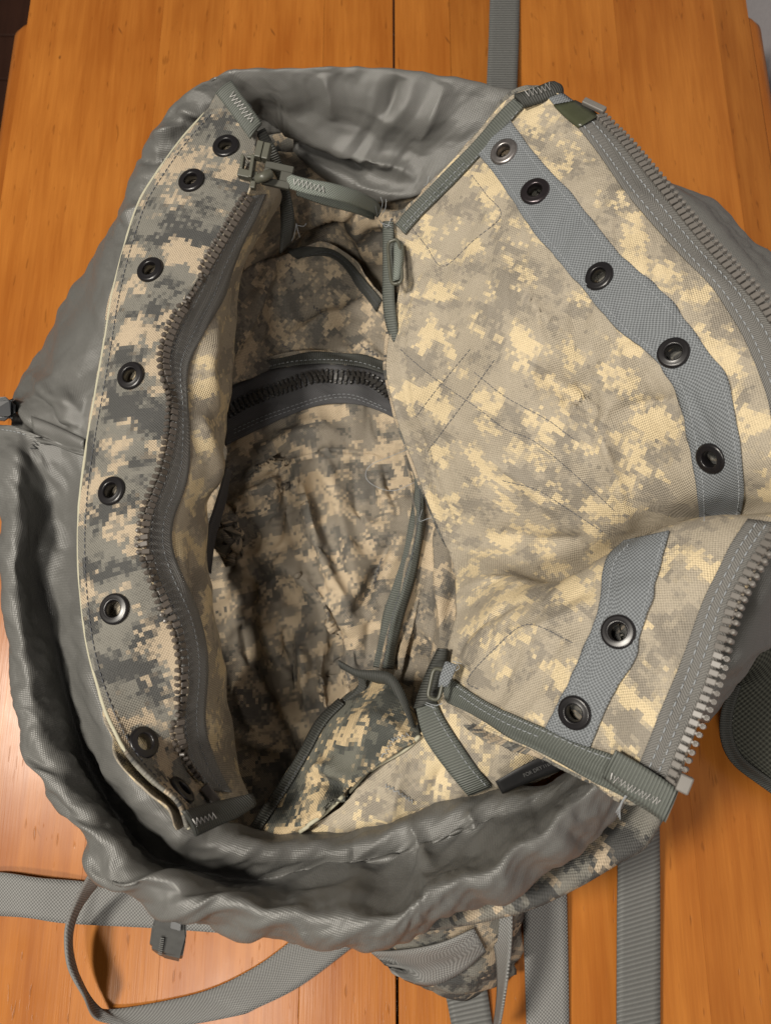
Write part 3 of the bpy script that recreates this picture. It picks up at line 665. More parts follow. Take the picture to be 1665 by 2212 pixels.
# --- left flap (outside cloth) and its inner band
LF = [((468, 195), (557, 280)), ((440, 240), (553, 330)), ((388, 298), (548, 378)), ((335, 372), (535, 420)), ((295, 440), (508, 466)), ((262, 540), (455, 556)), ((238, 640), (402, 645)), ((222, 740), (356, 742)), ((205, 840), (354, 822)), ((187, 940), (366, 905)), ((172, 1050), (348, 1005)), ((165, 1160), (312, 1112)), ((170, 1280), (322, 1245)), ((188, 1410), (372, 1350)), ((225, 1530), (388, 1470)), ((275, 1625), (382, 1570)), ((333, 1690), (402, 1655)), ((385, 1735), (448, 1708)), ((410, 1790), (478, 1738))]
ZO = [.185, .182, .180, .178, .176, .175, .175, .175, .175, .175, .175, .175, .176, .180, .184, .190, .194, .190, .180]
ZI = [.186, .188, .190, .190, .190, .189, .188, .188, .188, .188, .188, .188, .186, .182, .176, .166, .152, .142, .140]
rows = []
for k, ((ox, oy), (ix, iy)) in enumerate(LF):
    r = []
    for f in (0, .3, .65, 1):
        r.append((ox + (ix - ox) * f, oy + (iy - oy) * f, ZO[k] + (ZI[k] - ZO[k]) * f + (.004 * math.sin(f * math.pi) if k < 14 else -.004 * math.sin(f * math.pi))))
    rows.append(r)
lf = Patch(rows, .0018, (330, 60)); lf.relax((1.015, 1.01), 40, 'j0 j1', keep=.06, amp=.0012, freq=24, seed=51, bend=.6); lf.noise(.0007, 30, 30, 3)
LG = [(488, 316), (414, 390), (325, 583), (283, 812), (242, 1061), (248, 1316), (310, 1605), (392, 1708)]
lf.tree = lf.bvh(); holes = [cast(x, y_, [lf])[0] for x, y_ in LG]
lf2 = Patch.__new__(Patch); lf2.n, lf2.m = lf.n, lf.m; lf2.X = lf.X - lf.normals() * .0065; lf2.setuv(); lf2.build('flap_lining', CAMO_IN, bag, .0008)
lf.flatten(); lf.build('left_flap', CAMO_OUT, bag, .0022, holes, uvrot=.05)
CB = [(572, 300), (585, 345), (598, 395), (604, 430), (575, 480), (530, 560), (507, 650), (501, 745), (496, 840), (489, 930), (478, 1010), (449, 1085), (446, 1190), (456, 1290), (474, 1390), (486, 1500), (503, 1610), (525, 1690), (546, 1735)]
rows = []
for k in range(19):
    ix, iy = LF[k][1]; cx_, cy_ = CB[k]; zi = ZI[k]
    w_ = min(1.0, (cx_ - ix) / 110); dz = .05 * w_ + .01
    rows.append([(ix - 3, iy, zi - .0006), (ix + (cx_ - ix) * .33, iy + (cy_ - iy) * .33, zi - dz * .22), (ix + (cx_ - ix) * .7, iy + (cy_ - iy) * .7, zi - dz * .48), (cx_, cy_, zi - dz), (cx_ - 6, cy_, zi - dz - .03), (cx_ - 34, cy_, zi - dz - .06)])
lb = Patch(rows, .0024); lb.fold([(430, 900), (460, 1000), (430, 1080)], 16, .006).fold([(470, 680), (450, 800), (470, 900)], 18, .006).fold([(420, 1150), (425, 1280), (450, 1400)], 14, -.004)
lb.relax((1.02, 1.012), 80, 'j0', keep=.03, amp=.0022, freq=14, seed=55, bend=.4, stiff=.25); lb.crumple(.001, 20, 54); lb.flatten(); lb.build('left_inner_band', CAMO_IN, bag, .0012, uvrot=.5)

# --- lower front: pocket flap and front panel
fp = Patch([
 [(640, 1805, .108), (730, 1750, .118), (800, 1672, .124), (903, 1594, .130), (955, 1500, .130), (1000, 1440, .132), (1070, 1390, .130)],
 [(690, 1815, .108), (780, 1768, .118), (865, 1700, .128), (950, 1640, .134), (1010, 1580, .136), (1060, 1530, .136), (1140, 1480, .132)],
 [(760, 1835, .098), (855, 1800, .110), (935, 1745, .120), (1015, 1700, .130), (1095, 1650, .136), (1155, 1600, .136), (1240, 1560, .132)],
 [(800, 1885, .080), (885, 1855, .090), (975, 1800, .100), (1065, 1750, .110), (1155, 1690, .120), (1215, 1655, .124), (1310, 1620, .124)],
]); fp.relax((1.03, 1.03), 40, 'i0', keep=.06, amp=.0015, freq=26, seed=61); fp.fold([(880, 1640), (850, 1720), (840, 1780)], 18, .006).fold([(960, 1650), (930, 1720)], 16, -.005)
fp.crumple(.001, 22, 44); fp.flatten(); fp.build('front_panel', CAMO_IN, bag, .0014, uvrot=.8)
pf = Patch([
 [(530, 1800, .090), (560, 1805, .105), (600, 1808, .112), (650, 1800, .114)],
 [(568, 1745, .086), (610, 1765, .105), (650, 1775, .117), (700, 1757, .122)],
 [(608, 1690, .084), (660, 1715, .108), (705, 1728, .122), (755, 1708, .128)],
 [(650, 1625, .082), (705, 1655, .112), (755, 1668, .126), (800, 1664, .131)],
 [(690, 1556, .080), (745, 1590, .115), (800, 1618, .128), (862, 1620, .133)],
 [(735, 1512, .080), (785, 1538, .115), (840, 1568, .126), (908, 1590, .132)],
 [(768, 1480, .078), (815, 1500, .108), (860, 1520, .116), (902, 1560, .122)],
 [(790, 1450, .076), (825, 1462, .094), (860, 1478, .102), (895, 1530, .110)],
], .002); pf.fold([(700, 1670), (715, 1700), (735, 1740)], 15, -.016).fold([(660, 1690), (700, 1660), (740, 1680)], 14, .007).fold([(800, 1545), (845, 1570), (880, 1600)], 12, .004)
pf.relax((1.02, 1.03), 40, 'j0 j1', keep=.06, amp=.0012, freq=26, seed=65); pf.crumple(.0008, 22, 84); pf.flatten(); pf.build('pocket_flap', CAMO_POCKET, bag, .0018, uvrot=1.1)

# --- right flap: one big panel with a deep fold
RF = [
 [(850, 488, .150), (935, 400, .160), (1030, 300, .176), (1112, 212, .190), (1195, 205, .196), (1292, 250, .200)],
 [(866, 600, .142), (960, 520, .162), (1060, 430, .181), (1170, 335, .196), (1270, 312, .206), (1372, 330, .211)],
 [(850, 700, .132), (960, 640, .157), (1080, 560, .185), (1220, 455, .205), (1335, 425, .216), (1442, 415, .221)],
 [(838, 790, .122), (960, 760, .150), (1100, 700, .184), (1270, 590, .209), (1405, 545, .224), (1532, 525, .230)],
 [(855, 880, .112), (980, 870, .145), (1130, 835, .178), (1320, 730, .208), (1490, 665, .230), (1634, 636, .239)],
 [(890, 980, .104), (1010, 970, .140), (1170, 945, .172), (1370, 860, .203), (1555, 790, .234), (1705, 740, .248)],
 [(925, 1080, .100), (1050, 1070, .134), (1210, 1045, .160), (1410, 985, .188), (1595, 920, .230), (1745, 870, .254)],
 [(962, 1175, .100), (1090, 1160, .122), (1250, 1125, .144), (1430, 1085, .172), (1610, 1025, .218), (1755, 980, .254)],
 [(980, 1225, .102), (1087, 1212, .122), (1270, 1240, .112), (1425, 1195, .130), (1600, 1115, .185), (1745, 1060, .242)],
 [(984, 1268, .109), (1085, 1238, .129), (1265, 1275, .116), (1420, 1215, .138), (1595, 1135, .195), (1735, 1090, .240)],
 [(982, 1322, .118), (1078, 1266, .140), (1205, 1255, .166), (1350, 1190, .196), (1500, 1125, .222), (1712, 1118, .248)],
 [(965, 1400, .126), (1055, 1340, .158), (1180, 1318, .188), (1335, 1275, .214), (1490, 1220, .236), (1655, 1190, .247)],
 [(958, 1455, .124), (1060, 1445, .162), (1172, 1430, .190), (1320, 1400, .216), (1450, 1380, .232), (1568, 1374, .241)],
 [(954, 1485, .122), (1052, 1525, .157), (1150, 1545, .182), (1280, 1560, .206), (1400, 1580, .225), (1500, 1575, .234)],
 [(948, 1507, .120), (1040, 1566, .152), (1150, 1618, .176), (1270, 1686, .196), (1358, 1732, .210), (1448, 1706, .222)],
]
rf = Patch(RF, .0024, (420, 300))
msk = np.ones((rf.n, rf.m)); msk[:, -10:] = 0; msk[:, -24:-10] = np.linspace(1, .1, 14)[None, :]
rf.relax((1.025, 1.025), 110, 'i0 i1 j0 j1', keep=.02, amp=.003, freq=9, seed=71, bend=.5, mask=msk, stiff=.3)
rf.fold([(1280, 890), (1320, 1000), (1362, 1150)], 20, .006).fold([(1310, 900), (1400, 870), (1480, 860)], 24, -.006).fold([(1150, 800), (1230, 850), (1300, 900)], 34, -.010).fold([(1060, 560), (1180, 690), (1300, 790)], 30, .006)
rf.fold([(1040, 980), (1130, 1040), (1250, 1150)], 26, .004).fold([(1080, 1150), (1180, 1170), (1280, 1160)], 20, -.005).fold([(1240, 620), (1340, 740), (1440, 800)], 40, .004).fold([(1480, 560), (1540, 600), (1580, 640)], 14, .003).fold([(1300, 420), (1380, 430), (1450, 460)], 12, .003)
rf.fold([(980, 1450), (1000, 1380), (1060, 1330), (1140, 1290)], 14, -.004).fold([(1080, 1380), (1180, 1350), (1280, 1300)], 20, .004)
rf.noise(.0009, 22, 22, 8); rf.crumple(.0009, 12, 64, border=msk).crumple(.0003, 34, 67, border=msk)
RG = [(1091, 333), (1157, 419), (1297, 601), (1456, 766), (1541, 987), (1338, 1367), (1245, 1538)]
rf.tree = rf.bvh(); rholes = [cast(x, y_, [rf])[0] for x, y_ in RG]
rf2 = Patch.__new__(Patch); rf2.n, rf2.m = rf.n, rf.m; rf2.X = rf.X - rf.normals() * .0075; rf2.setuv(); rf2.build('flap_backing', CAMO_OUT, bag, .0008)
rf.flatten(); rf.build('right_flap', CAMO_IN, bag, .0013, rholes, .0064, uvrot=-.75)

# --- webbing band with eyelets on the right flap
wl1 = [(1030, 330), (1082, 395), (1142, 488), (1202, 560), (1262, 630), (1337, 718), (1397, 762), (1462, 840), (1487, 937), (1505, 1037), (1510, 1135)]
wr1 = [(1104, 264), (1172, 355), (1232, 417), (1318, 528), (1382, 590), (1447, 648), (1512, 737), (1562, 805), (1587, 887), (1602, 977), (1608, 1062), (1602, 1110)]
wl2 = [(1350, 1176), (1312, 1217), (1297, 1312), (1272, 1382), (1232, 1474), (1182, 1572)]
wr2 = [(1447, 1152), (1432, 1212), (1410, 1292), (1384, 1375), (1368, 1436), (1325, 1503), (1277, 1615)]
def band_holes(p, o, H, hr):
    pass
def ribbon_holed(name, mat, parent, l, r, surfs, H, hr=.0066, **kw):
    p, o = ribbon(name, mat, parent, l, r, surfs, **kw); me = o.data; bm = bmesh.new(); bm.from_mesh(me)
    bm.faces.ensure_lookup_table(); dl = [f for f in bm.faces if any((f.calc_center_median() - Vector(h)).length < hr for h in H)]
    bmesh.ops.delete(bm, geom=dl, context='FACES'); bm.to_mesh(me); bm.free(); return p, o
w1, _ = ribbon_holed('webbing_band', WEB_BLUE, bag, wl1, wr1, [rf], rholes, nc=21, res=.0015, thick=.0016)
w2, _ = ribbon_holed('webbing_band', WEB_BLUE, bag, wl2, wr2, [rf], rholes, nc=21, res=.0015, thick=.0016)

# --- eyelets
def eyelet_mesh(name, R, r, mat):
    prof = [(R, -.0006), (R, .0004), (R * .96, .0011), (R * .84, .0016), (r + (R - r) * .45, .0013), (r + (R - r) * .22, .0019), (r * 1.06, .0018), (r, .0010), (r * .98, -.004), (r * 1.1, -.0045)]
    V, F = [], []; S = 36
    for a in range(S):
        t = 2 * math.pi * a / S
        for (q, z) in prof: V.append((q * math.cos(t), q * math.sin(t), z))
    n = len(prof)
    for a in range(S):
        for k in range(n - 1): F.append((a * n + k, ((a + 1) % S) * n + k, ((a + 1) % S) * n + k + 1, a * n + k + 1))
    me = bpy.data.meshes.new(name); me.from_pydata(V, [], F); me.polygons.foreach_set('use_smooth', [True] * len(F)); me.materials.append(mat); me.update(); return me
EM, EMG, EMS = eyelet_mesh('eyelet', .0090, .0046, EYELET), eyelet_mesh('eyelet', .0094, .0047, EYELET_G), eyelet_mesh('eyelet', .0094, .0047, EYELET_S)
def put(name, me, M, parent):
    o = bpy.data.objects.new(name, me); COL.objects.link(o); o.parent = parent
    o.matrix_parent_inverse = Matrix.Identity(4); inv = Matrix.Translation(-parent.location) if parent.parent is None else Matrix.Identity(4)
    o.matrix_basis = inv @ M; return o
def avg_cast(px, py, surfs, d=16):
    P, N = [], []
    for dx in (-d, 0, d):
        for dy in (-d, 0, d):
            h = cast(px + dx, py + dy, surfs)
            if h is not None: P.append(h[0]); N.append(h[1])
    P = np.array(P); N = np.mean(N, 0); N /= np.linalg.norm(N); c = cast(px, py, surfs)
    return (c[0] if c is not None else P.mean(0)), N
for i, (x, y_) in enumerate(LG):
    p, n = avg_cast(x, y_, [lf]); put('eyelet', EM, frame(p + n * .0006, (math.cos(i), math.sin(i), 0), n), bag)
for i, (x, y_) in enumerate(RG):
    p, n = avg_cast(x, y_, [rf]); put('eyelet', EMS if i == 0 else EMG if i == 1 else EM, frame(p + n * .0030, (math.cos(i), math.sin(i), 0), n), bag)

# --- zippers
def tooth_mesh(name, mat, bl=.0052, knob=.0016, w=.0035, h=.0030):
    bm = bmesh.new(); box_bm(bm, (bl, w, h), (-bl / 2 + .0004, 0, .0006)); box_bm(bm, (.0022, w * .5, h * .85), (.001, 0, .0006)); bevel_all(bm, .0004, 1)
    bmesh.ops.create_cone(bm, cap_ends=True, segments=10, radius1=knob, radius2=knob * .92, depth=h, matrix=Matrix.Translation((.0026, 0, .0006)))
    bmesh.ops.create_icosphere(bm, subdivisions=1, radius=knob * .93, matrix=Matrix.Translation((.0026, 0, .0006 + h / 2 - .0002)) @ Matrix.Diagonal((1, 1, .5, 1)))
    me = bpy.data.meshes.new(name); bm.to_mesh(me); bm.free(); me.materials.append(mat); return me
def teeth(parent, me, line, surfs, side, pitch, off, scale=1.0, lean=0.0, phase=0.0, jit=.06, out=0.0):
    P, N = cast_line(line, 240, surfs)
    for _ in range(6): N[1:-1] = (N[:-2] + N[1:-1] + N[2:]) / 3; P[1:-1] = (P[:-2] + P[1:-1] * 2 + P[2:]) / 4
    s = np.r_[0, np.cumsum(np.linalg.norm(np.diff(P, axis=0), axis=1))]; T = np.gradient(P, axis=0); q = pitch * phase + .001
    while q < s[-1]:
        p = np.array([np.interp(q, s, P[:, a]) for a in range(3)]); n = np.array([np.interp(q, s, N[:, a]) for a in range(3)]); t = np.array([np.interp(q, s, T[:, a]) for a in range(3)])
        n /= np.linalg.norm(n); t /= np.linalg.norm(t); x = np.cross(t, n) * side; x = x + n * lean + t * random.uniform(-jit, jit); nz = np.cross(x, np.cross(n, x)); 
        o = bpy.data.objects.new('zipper_tooth', me); COL.objects.link(o); o.parent = parent; o.matrix_basis = frame(p + n * off + x * out, x, n - x * (n @ x) / (x @ x), scale); q += pitch
    return P, N
# left: dark tape and teeth along the fold
ZL = [(532, 424), (508, 466), (482, 512), (455, 556), (428, 602), (402, 646), (376, 694), (356, 742), (349, 782), (356, 822), (367, 862), (367, 905), (360, 955), (348, 1005), (328, 1062), (312, 1112), (309, 1175), (322, 1245), (350, 1305), (372, 1350), (386, 1410), (388, 1470), (385, 1520), (382, 1570), (388, 1615), (404, 1657), (430, 1690), (450, 1708)]
ZE = [(572, 418), (552, 470), (528, 512), (510, 556), (497, 590), (484, 640), (455, 690), (428, 742), (408, 782), (402, 822), (404, 862), (406, 905), (408, 955), (408, 1005), (396, 1062), (375, 1112), (368, 1175), (392, 1245), (418, 1300), (434, 1350), (445, 1410), (446, 1470), (441, 1520), (441, 1570), (452, 1615), (468, 1657), (484, 1690), (498, 1714)]
zl_in = [(x + 3, y_) for x, y_ in ZL]
tl, tlo = ribbon('zipper_tape', TAPE_DARK, bag, zl_in, ZE, [lb], nc=9, off=.0005, thick=.0009)
TM_B, TM_G, TM_K = tooth_mesh('zipper_tooth', TOOTH_BROWN), tooth_mesh('zipper_tooth', TOOTH_GREY), tooth_mesh('zipper_tooth', TOOTH_BLACK)
teeth(tlo, TM_B, ZL[:-1], [lf, lb, tl], 1, .0042, .0014, .88, .25)
# right: grey tape and teeth along the free edge
ZR1 = [(1297, 250), (1335, 288), (1372, 330), (1442, 415), (1532, 525), (1632, 635), (1668, 682), (1705, 740), (1745, 870), (1752, 960)]
ZT1 = [(1247, 275), (1272, 306), (1297, 340), (1357, 425), (1457, 540), (1532, 615), (1570, 672), (1610, 740), (1660, 870), (1672, 960)]
ZR2 = [(1690, 1135), (1650, 1192), (1625, 1232), (1590, 1300), (1568, 1374), (1540, 1467), (1507, 1553), (1478, 1623), (1452, 1692)]
ZT2 = [(1615, 1125), (1575, 1180), (1553, 1226), (1518, 1295), (1495, 1362), (1462, 1450), (1426, 1535), (1398, 1610), (1378, 1655)]
t1, t1o = ribbon('zipper_tape', TAPE_GREY, bag, ZT1, ZR1, [rf], nc=9, off=.0005, thick=.0010)
t2, t2o = ribbon('zipper_tape', TAPE_GREY, bag, ZT2, ZR2, [rf], nc=9, off=.0005, thick=.0010)
def shift(L, dx, dy): return [(x + dx, y_ + dy) for x, y_ in L]
teeth(t1o, TM_G, shift(ZR1, -7, 5), [rf, t1], -1, .0043, .0010, .9, .15, out=.0024)
teeth(t2o, TM_G, shift(ZR2, -7, -3), [rf, t2], -1, .0043, .0010, .9, .35, out=.0024)
# inner divider zipper: closed chain
bi, bio = ribbon('binding_tape', BIND_DARK, bag, [(492, 806), (540, 786), (587, 773), (677, 760), (767, 765), (832, 783), (880, 800)], [(492, 836), (540, 814), (587, 800), (677, 788), (767, 792), (832, 810), (880, 828)], [dv], nc=7, thick=.0012)
ti, tio = ribbon('zipper_tape', TAPE_INK, bag, [(488, 838), (540, 816), (587, 802), (677, 789), (767, 793), (832, 811), (880, 830)], [(486, 964), (569, 924), (641, 893), (695, 876), (760, 873), (812, 886), (870, 912)], [dv], nc=11, thick=.0008)
chain = [(492, 890), (551, 859), (605, 840), (677, 816), (749, 815), (803, 823), (850, 858)]
teeth(tio, TM_K, shift(chain, 0, 7), [dv, ti], 1, .0042, .0008, .80, 0); teeth(tio, TM_K, shift(chain, 0, -7), [dv, ti], -1, .0042, .0008, .80, 0, .5)
# small dark zipper inside the left band

# --- gathered drawstring channel at the left
ch, cho = ribbon('drawstring_channel', NYLON, bag, [(74, 902), (110, 912), (150, 930), (190, 948)], [(92, 960), (120, 962), (155, 975), (190, 988)], [cu, cl], nc=9, off=.002, thick=.0012, crown=.0018)
stitches('stitching', THREAD_L, bag, [[(2, 928), (30, 932), (56, 940)]], [cl, cu], r=.00024)
# --- bindings
S_R = [rf, w1, w2, t1, t2]
b1, b1o = ribbon('binding_tape', BIND, bag, [(848, 487), (905, 424), (960, 368), (1010, 318), (1062, 262), (1112, 205)], [(876, 508), (930, 450), (985, 395), (1035, 342), (1084, 290), (1134, 232)], [rf], nc=7, off=.0004, thick=.0020, crown=.0006)
b2, b2o = ribbon('binding_tape', BIND, bag, [(975, 1462), (1050, 1512), (1112, 1543), (1179, 1570), (1222, 1592), (1278, 1613), (1325, 1628), (1378, 1654), (1464, 1708)], [(945, 1507), (1040, 1567), (1105, 1604), (1162, 1628), (1215, 1656), (1275, 1690), (1320, 1712), (1370, 1738), (1436, 1776)], [rf], nc=9, off=.0006, thick=.0026, crown=.0008)
b3, b3o = ribbon('binding_tape', BIND, bag, [(893, 1017), (890, 1070), (886, 1115), (868, 1197), (839, 1287), (821, 1367), (806, 1440)], [(914, 1028), (914, 1080), (911, 1129), (896, 1233), (871, 1313), (853, 1385), (843, 1444)], [wr, dv], nc=7, off=.0014, thick=.0016, crown=.0006)
b4, b4o = ribbon('binding_tape', BIND, bag, [(895, 1520), (903, 1560), (918, 1600), (963, 1657), (1008, 1714)], [(938, 1505), (952, 1540), (981, 1585), (1024, 1650), (1062, 1694)], [fp], nc=7, off=.0006, thick=.0016, crown=.0005)
b5, b5o = ribbon('binding_tape', BIND_DARK, bag, [(545, 1790), (605, 1692), (650, 1625), (690, 1556), (735, 1512)], [(563, 1800), (626, 1705), (667, 1636), (706, 1566), (746, 1524)], [pf, dv], nc=5, off=.0008, thick=.0014)
b6, b6o = ribbon('binding_tape', BIND_DARK, bag, [(622, 546), (659, 533), (702, 529), (738, 545), (770, 578), (797, 612), (826, 648)], [(640, 560), (668, 553), (702, 552), (732, 566), (757, 595), (780, 630), (815, 672)], [pp], nc=5, off=.0006, thick=.0014)
# strip hanging from the flap corner into the bag, and the strip beside the right flap
def free_ribbon(name, mat, A, B, nc=5, thick=.0013, uvswap=False, bend=0.0):
    A = crom(np.array([at(*p) for p in A]), 60); B = crom(np.array([at(*p) for p in B]), 60)
    n = int(np.clip(np.linalg.norm(np.diff(A, axis=0), axis=1).sum() / .003, 8, 200)); A, B = even(A, n), even(B, n)
    G = np.stack([A + (B - A) * k / (nc - 1) for k in range(nc)], 1)
    p = Patch.__new__(Patch); p.X = G; p.n, p.m = n, nc; p.setuv()
    if bend: p.X = p.X + p.normals() * (bend * (1 - np.linspace(-1, 1, nc) ** 2))[None, :, None]
    o = p.build(name, mat, bag, thick); return p, o
free_ribbon('binding_tape', BIND_DARK, [(552, 285, .186), (575, 330, .176), (598, 400, .150), (606, 470, .128), (606, 548, .105)], [(572, 275, .186), (600, 330, .176), (622, 400, .150), (636, 470, .128), (632, 520, .105)])
vs, vso = free_ribbon('binding_tape', BIND, [(826, 478, .150), (826, 560, .146), (826, 650, .138), (834, 705, .132), (848, 740, .128)], [(850, 478, .154), (850, 560, .150), (852, 650, .142), (858, 700, .136), (862, 735, .130)], bend=.001)
hd, hdo = free_ribbon('binding_tape', BIND_DARK, [(730, 1428, .098), (768, 1446, .100), (812, 1448, .104), (846, 1456, .108), (872, 1492, .114), (888, 1540, .122), (902, 1586, .128)], [(748, 1446, .090), (775, 1462, .094), (812, 1476, .098), (838, 1484, .102), (858, 1516, .110), (880, 1564, .120), (900, 1594, .127)], bend=.0025)
free_ribbon('binding_tape', BIND_DARK, [(768, 1452, .094), (775, 1480, .092), (760, 1500, .090), (740, 1514, .088)], [(784, 1462, .094), (792, 1484, .092), (778, 1506, .090), (752, 1524, .088)])
# folded end caps of the bindings
free_ribbon('zipper_tape', TAPE_INK, [(490, 1010, .105), (470, 1075, .090), (448, 1150, .078), (440, 1230, .066)], [(500, 1018, .097), (487, 1090, .082), (466, 1165, .070), (456, 1240, .060)], nc=5, thick=.001)
b8, b8o = free_ribbon('binding_tape', BIND_DARK, [(398, 1752, .190), (440, 1738, .172), (490, 1726, .155), (545, 1714, .142)], [(424, 1808, .176), (470, 1786, .162), (515, 1766, .150), (553, 1742, .138)], nc=9, thick=.002, bend=.0015)
b7, b7o = free_ribbon('binding_tape', BIND, [(465, 200, .194), (488, 230, .195), (512, 262, .196), (538, 297, .195)], [(500, 172, .197), (520, 200, .198), (542, 230, .199), (566, 264, .197)], nc=9, thick=.0022, bend=.001)
cap1, cap1o = free_ribbon('binding_tape', BIND_DARK, [(1110, 202, .199), (1150, 190, .200), (1190, 174, .199), (1206, 178, .197)], [(1132, 232, .197), (1168, 222, .199), (1202, 208, .199), (1217, 205, .196)], nc=7, bend=.002, thick=.003)
cap2, cap2o = free_ribbon('binding_tape', BIND, [(1328, 1622, .224), (1378, 1650, .228), (1426, 1680, .230), (1466, 1708, .231)], [(1300, 1680, .214), (1350, 1718, .220), (1396, 1746, .223), (1437, 1778, .225)], nc=9, bend=.001, thick=.002)
cor, _ = free_ribbon('corner_tab', BIND_DARK, [(945, 1400, .135), (925, 1440, .132), (905, 1490, .132), (893, 1530, .134)], [(968, 1402, .136), (962, 1440, .135), (950, 1490, .135), (940, 1520, .136)], bend=.002)

# --- zipper ends
def block(name, mat, px, py, z, size, dirpx, parent=bag, nrm=(0, 0, 1), bev=.0008):
    bm = bmesh.new(); box_bm(bm, size); bevel_all(bm, bev, 2); o = bm_obj(name, bm, mat, parent); d = at(px + dirpx[0], py + dirpx[1], z) - at(px, py, z)
    o.matrix_basis = Matrix.Translation(-parent.location) @ frame(at(px, py, z), d, nrm) if parent.parent is None else frame(at(px, py, z), d, nrm); return o
block('zipper_end_stop', TOOTH_GREY, 1283, 228, .206, (.0165, .0045, .0035), (55, 34), nrm=(-.2, 0, 1))
block('zipper_end_stop', TOOTH_GREY, 1478, 1694, .234, (.0085, .0062, .0036), (-15, 40), nrm=(-.3, -.1, 1))
block('zipper_end_stop', TOOTH_BROWN, 454, 1716, .148, (.0125, .0055, .0045), (24, 30), nrm=(.3, 0, 1))
film, _ = ribbon('reinforcing_film', OLIVE, bag, [(1196, 232), (1222, 258), (1248, 280)], [(1240, 222), (1268, 236), (1292, 254)], [rf, t1], nc=5, off=.0014, thick=.0007)
lab, _ = ribbon('webbing_end', WEB_BLUE, bag, [(1186, 216), (1196, 230)], [(1212, 208), (1236, 224)], [rf, t1], nc=5, off=.0020, thick=.0007)

# --- slider with pull
sl = bpy.data.objects.new('zipper_slider', None); COL.objects.link(sl); sl.parent = bag; sl.location = (0, -.06, 0)
def sblock(name, mat, px, py, z, size, dirpx, nrm=(0, -.25, 1), bev=.0006): return block(name, mat, px, py, z, size, dirpx, sl, nrm, bev)
sblock('slider_body', SLIDER, 536, 378, .1945, (.0130, .0050, .0060), (30, 6)); sblock('slider_body', SLIDER, 524, 352, .196, (.0022, .0095, .0060), (30, 4)); sblock('slider_body', SLIDER, 545, 362, .198, (.0024, .0150, .0075), (30, 4))
sblock('slider_body', SLIDER, 545, 340, .194, (.0070, .0020, .0040), (30, 4)); sblock('slider_body', SLIDER, 548, 394, .192, (.0034, .0085, .0050), (30, 4))
sblock('slider_lug', SLIDER, 561, 326, .203, (.0042, .0105, .0080), (30, 6)); sblock('slider_lug', SLIDER, 576, 330, .203, (.0042, .0105, .0080), (30, 6))
V, F = tube_geo(crom(np.array([at(556, 386, .202), at(570, 381, .205), at(584, 374, .203)]), 12), .0030, 12); mesh_obj('slider_bail', V, F, SLIDER, sl)
def pull_plate():
    bm = bmesh.new(); L, W, T = .0185, .0150, .0034
    for s_ in (-1, 1): box_bm(bm, (L, W * .30, T), (0, s_ * W * .35, 0))
    box_bm(bm, (L * .40, W * .42, T), (L * .29, 0, 0)); box_bm(bm, (L * .22, W * .42, T), (-L * .38, 0, 0)); bevel_all(bm, .0004, 1)
    o = bm_obj('pull_tab', bm, PULL, sl); o.matrix_basis = frame(at(600, 379, .198), at(640, 387, .198) - at(600, 379, .198), (0, -.25, 1))
pull_plate()
el, elo = free_ribbon('pull_cord', ELASTIC, [(616, 371, .199), (660, 384, .200), (720, 395, .196), (775, 412, .182), (812, 432, .160), (822, 446, .140)], [(612, 402, .196), (655, 416, .197), (718, 430, .193), (770, 446, .178), (806, 460, .155), (815, 470, .138)], nc=9, thick=.003, bend=.0012)
lp, lpo = free_ribbon('pull_cord', ELASTIC, [(640, 392, .185), (700, 404, .180), (770, 425, .168), (815, 446, .142)], [(640, 420, .182), (700, 440, .177), (765, 458, .165), (808, 474, .140)], nc=5, thick=.002)

# --- plastic loops
def loop_ring(name, px, py, z, w, h, r, dirpx, nrm, mat):
    P = []
    for k in range(48):
        t = 2 * math.pi * k / 48; c, s_ = math.cos(t), math.sin(t); P.append((math.copysign(abs(c) ** .35, c) * h / 2, math.copysign(abs(s_) ** .6, s_) * w / 2, 0))
    M = frame(at(px, py, z), at(px + dirpx[0], py + dirpx[1], z) - at(px, py, z), nrm); P = [np.array(M @ Vector(p)) for p in P] ; P.append(P[0]); P.append(P[1])
    V, F = tube_geo(P, r, 8); o = mesh_obj(name, V, F, mat, bag); return o
for o_ in (loop_ring('plastic_loop', 853, 565, .158, .0085, .0320, .0012, (4, 60), (-.4, -.1, 1), SLIDER), loop_ring('plastic_loop', 942, 1478, .146, .0080, .0180, .0012, (-12, 40), (-.6, 0, 1), SLIDER)): pass
free_ribbon('loop_webbing', ELASTIC, [(850, 524, .158), (850, 560, .160), (848, 606, .158)], [(872, 528, .156), (873, 562, .158), (866, 606, .156)], nc=7, thick=.002, bend=.003)
free_ribbon('loop_webbing', WEB_BLUE, [(962, 1428, .150), (950, 1460, .150), (946, 1484, .148)], [(988, 1436, .152), (976, 1464, .152), (966, 1484, .150)], nc=7, thick=.0014)

